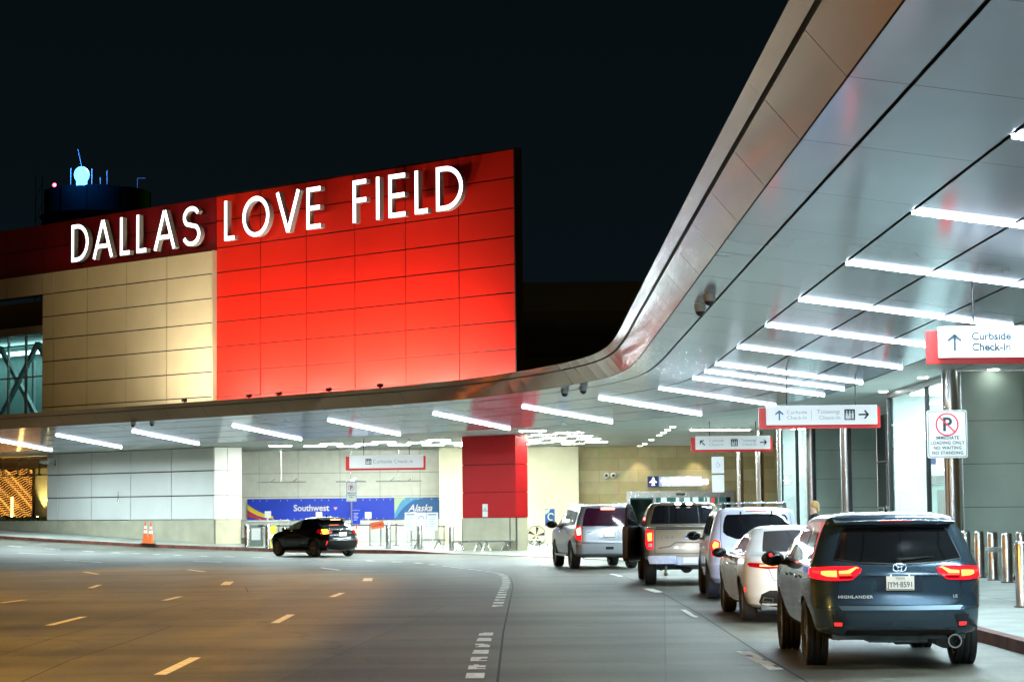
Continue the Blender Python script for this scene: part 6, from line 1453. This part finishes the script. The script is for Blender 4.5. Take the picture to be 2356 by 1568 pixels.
# ---------------------------------------------------------------- silver SUV turning at the bend
def silver_suv():
    loc, rz = place(2.80, 62.6, 8.0)
    o = thing('silver_suv', 'large silver SUV with glowing high brake light, farthest in the queue', 'car', loc, rz)
    P = paint('silver_paint', (.52,.53,.58), .6, .3)
    W = 2.02; L = 5.2; wy = (1.15, 4.1); r = .395
    rows = [(.38, .88, .16, 5.05, .2, .4), (.46, .96, .03, 5.15, .24, .4), (.66, .99, .0, 5.2, .26, .4), (.74, .99, .0, 5.2, .26, .4), (.77, .985, .05, 5.18, .26, .4), (1.0, .99, .06, 5.12, .27, .4), (1.12, .985, .07, 5.0, .27, .4), (1.18, .98, .08, 4.3, .27, .4), (1.24, .965, .10, 3.95, .26, .4), (1.45, .90, .17, 3.6, .24, .4), (1.68, .82, .25, 3.2, .22, .4), (1.80, .77, .29, 2.95, .22, .4), (1.85, .71, .34, 2.7, .25, .4), (1.88, .58, .45, 2.5, .3, .3), (1.895, .35, .7, 2.2, .2, .2), (1.90, .1, 1.0, 1.8, .1, .1)]
    B = Body(rows, L, crown=.09, bulge=.02, wy=wy)
    B.mesh('body', P, o, zlist((.38,.46,3),(.46,.74,5),(.74,.78,3),(.78,1.14,6),(1.14,1.3,8),(1.3,1.8,10),(1.8,1.9,10)), [(wy[0], r, .46, .34, W/2), (wy[1], r, .46, .36, W/2)])
    m = B.M
    patch([(-.80,1.26),(.80,1.26),(.73,1.55),(.655,1.76),(.60,1.79),(-.60,1.79),(-.655,1.76),(-.73,1.55)], m, 'rear_window', mat('wine_tint_glass', (.03,.005,.015), .06, var=0, spec=.6), o, .006, .06)
    patch([(-.20,1.735),(.20,1.735),(.20,1.785),(-.20,1.785)], m, 'high_brake_light', glow('brake_pink', (1, .12, .06), 22), o, .03, .1)
    seam([(-.80,.8),(.80,.8)], m, o, .012, .004, 'tailgate_seam'); seam([(-.80,.8),(-.81,1.22)], m, o, .01, .004); seam([(.80,.8),(.81,1.22)], m, o, .01, .004)
    patch([(-.30,.90),(.30,.90),(.30,1.17),(-.30,1.17)], m, 'plate_surround', mat('plate_chrome', (.7,.72,.74), .25, .8), o, .010, .1)
    plate(B, o, 0, 1.02, lines=None, off=.03)
    for x_ in (-.1, .1): b = MB(); b.sphere(m(x_, 1.14, .02), .02, 8); b.build('plate_lamp', glow('plate_lamp_warm', (1,.9,.7), 14), o)
    patch([(-.86,.745),(.86,.745),(.86,.775),(-.86,.775)], m, 'bumper_strip', M_chrome, o, .012, .1)
    patch([(-.12,.58),(.12,.58),(.12,.66),(-.12,.66)], m, 'tow_socket', M_plastic, o, .01, .1)
    seam([(-.65,1.08),(-.45,1.08)], m, o, .02, .008, 'badge_strip', M_chrome)
    b = MB(); b.tube(m(-.05, 1.255, .02), m(.3, 1.25, .03), .012, n=6); b.build('rear_wiper', M_plastic, o)
    for sg in (1, -1):
        t_ = lambda poly: poly if sg == 1 else mirror(poly)
        h = patch(t_([(.85,1.26),(.84,.86),(.96,.84),(1.06,.92),(1.05,1.18),(.95,1.27)]), m, 'tail_lamp', M_tail2, o, .012, .05)
        patch(t_([(.87,1.22),(.86,1.02),(.98,1.0),(1.0,1.17)]), m, 'brake_light', glow('brake_pinkwhite', (1, .30, .16), 20), h, .016, .05, skirt=False)
        f = lambda y, z, of=0, sd=sg: B.S(y, z, sd, of)
        for poly in ([(.55,1.30),(1.35,1.28),(1.35,1.72),(.70,1.70)], [(1.45,1.28),(2.45,1.26),(2.45,1.75),(1.45,1.73)], [(2.55,1.26),(3.65,1.26),(3.15,1.66),(2.55,1.76)]): patch(poly, f, 'side_window', mat('lit_side_glass', (.35,.36,.38), .06, .4, var=.5, vscale=6), o, .005, .12, skirt=False)
        seam([(1.4,1.22),(1.42,.7),(1.6,.5)], f, o); seam([(2.5,1.22),(2.5,.5)], f, o); seam([(3.65,1.2),(3.6,.5)], f, o)
        b = MB(); [b.tube(f(y_, 1.08, .03), f(y_+.2, 1.08, .03), .016, n=8) for y_ in (1.6, 2.65)]; b.build('door_handle', M_chrome, o)
        mirror_part(o, .98, 3.5, 1.30, sg, M_trim, 1.35)
        b = MB(); b.tube((sg*.66, .6, 1.90), (sg*.66, 2.9, 1.91), .022, n=8); b.build('roof_rail', M_steel, o)
        b = MB(); b.box(min(sg*.9, sg*1.04), max(sg*.9, sg*1.04), 1.65, 3.6, .36, .42); b.build('running_board', M_steel, o)
    chassis(o, W, r, .27, wy[0], wy[1], 6, rim=.66); axle_under(o, W, r, wy[0], .38)
    b = MB(); b.tube((-.3, .3, .42), (.5, .6, .36), .05); b.tube((.55, .12, .40), (.55, .5, .42), .035); b.build('exhaust', M_under, o)
    return o
silver_suv()

# ---------------------------------------------------------------- small black crossover at the far kerb
def crossover():
    loc, rz = place(-6.6, 83.15, 38.5)
    o = thing('black_crossover', 'small black crossover with amber and red rear lamps at the far kerb', 'car', loc, rz)
    P = paint('black_paint', (.008,.007,.007), .2, .15)
    W = 1.80; L = 4.39; wy = (.87, 3.51); r = .335
    rows = [(.26, .78, .22, 4.2, .3, .5), (.36, .85, .10, 4.32, .32, .6), (.50, .88, .03, 4.37, .35, .6), (.64, .895, .0, 4.39, .36, .6), (.70, .90, .05, 4.37, .37, .6), (.82, .90, .10, 4.25, .40, .6), (.93, .895, .12, 3.95, .40, .6), (.99, .885, .11, 3.55, .40, .55), (1.03, .87, .14, 3.3, .40, .5), (1.08, .84, .24, 3.15, .38, .45), (1.15, .80, .36, 3.0, .36, .42), (1.27, .735, .58, 2.75, .33, .4), (1.38, .67, .76, 2.45, .3, .4), (1.44, .63, .80, 2.25, .3, .4), (1.50, .56, .82, 2.05, .3, .35), (1.53, .45, .95, 1.9, .3, .3), (1.548, .28, 1.1, 1.75, .2, .2), (1.553, .1, 1.3, 1.5, .05, .05)]
    B = Body(rows, L, crown=.12, bulge=.05, wy=wy)
    B.mesh('body', P, o, zlist((.26,.50,6),(.50,.70,8),(.70,1.0,8),(1.0,1.2,10),(1.2,1.5,10),(1.5,1.553,8)), [(wy[0], r, .385, .3, W/2), (wy[1], r, .385, .33, W/2)])
    m = B.M
    patch([(-.60,1.11),(.60,1.11),(.50,1.34),(.44,1.385),(-.44,1.385),(-.50,1.34)], m, 'rear_window', M_tint, o, .006, .06)
    b = MB()
    for i in range(8):
        x0 = -.6+1.2*i/8; x1 = x0+.15; yy = lambda x: .62+.12*(x/.6)**2
        b.hexa([(x0,yy(x0),1.415),(x1,yy(x1),1.415),(x1,1.0,1.44),(x0,1.0,1.44),(x0,yy(x0),1.45),(x1,yy(x1),1.45),(x1,1.0,1.50),(x0,1.0,1.50)])
    b.build('roof_spoiler', P, o)
    b = MB(); b.box(-.22, .22, .605, .63, 1.418, 1.446); b.build('high_brake_light', glow('brake_orange', (1, .2, .08), 12), o)
    for sg in (1, -1):
        t_ = lambda poly: poly if sg == 1 else mirror(poly)
        h = patch(t_([(.48,1.0),(.50,.90),(.80,.86),(1.12,.93),(1.10,1.03),(.80,1.05)]), m, 'tail_lamp', M_taild, o, .03, .06)
        patch(t_([(.66,1.03),(.66,.90),(.84,.88),(.90,1.03)]), m, 'turn_light' if sg < 0 else 'brake_light', M_amber if sg < 0 else glow('brake_rose', (1, .14, .05), 14), h, .036, .05, skirt=False)
        patch(t_([(.72,.60),(.76,.46),(.79,.46),(.77,.62)]), m, 'reflector', M_refl, o, .01, .05)
        f = lambda y, z, of=0, sd=sg: B.S(y, z, sd, of)
        patch([(.98,1.17),(1.75,1.09),(1.80,1.44),(1.35,1.42)], f, 'side_window', M_tint, o, .005, .08, skirt=False)
        patch([(1.88,1.08),(2.95,1.05),(2.45,1.33),(1.92,1.45)], f, 'front_window', mat('background_lit_pane', (.30,.42,.36), .05, .2, var=.4, vscale=3) , o, .005, .08, skirt=False)  # front pane is opaque, brightness of the background put into its colour
        seam([(1.83,1.05),(1.85,.35)], f, o, .008); seam([(2.9,1.02),(2.85,.4)], f, o, .008); seam([(1.0,1.0),(1.25,.6)], f, o, .008); seam([(1.3,.42),(2.9,.40)], f, o, .03, .004, 'sill_trim', M_trim)
        seam([(1.0,.93),(2.0,.88),(3.0,.90)], f, o, .008, .006, 'shoulder_line', M_dark)
        b = MB(); b.tube(f(2.05, .93, .02), f(2.22, .93, .02), .013, n=8); b.build('door_handle', M_dark, o)
        mirror_part(o, .86, 2.75, 1.07, sg, P, .95, True, glow('mirror_lamp', (1, .7, .4), 8))
    b = MB(); b.box(-.17, .17, .075, .10, .80, .94); b.build('licence_plate', mat('bright_plate', (.8,.8,.75), .4, emit=(1,1,.9), es=1.0, var=0), o)
    headlights(o, B, .66, .76, (1,.93,.8), 60)
    b = MB(); b.lathe([(.001,.10),(.02,.08),(.035,0)], 10); q = b.build('shark_fin', P, o); q.location = (0, 1.25, 1.545); q.scale = (.7, 2, .9)
    chassis(o, W-.02, r, .215, wy[0], wy[1], 10, rim=.70, mt=mat('bronze_lit_rim', (.5,.38,.22), .3, .8)); axle_under(o, W, r, wy[0], .24)
    return o
crossover()
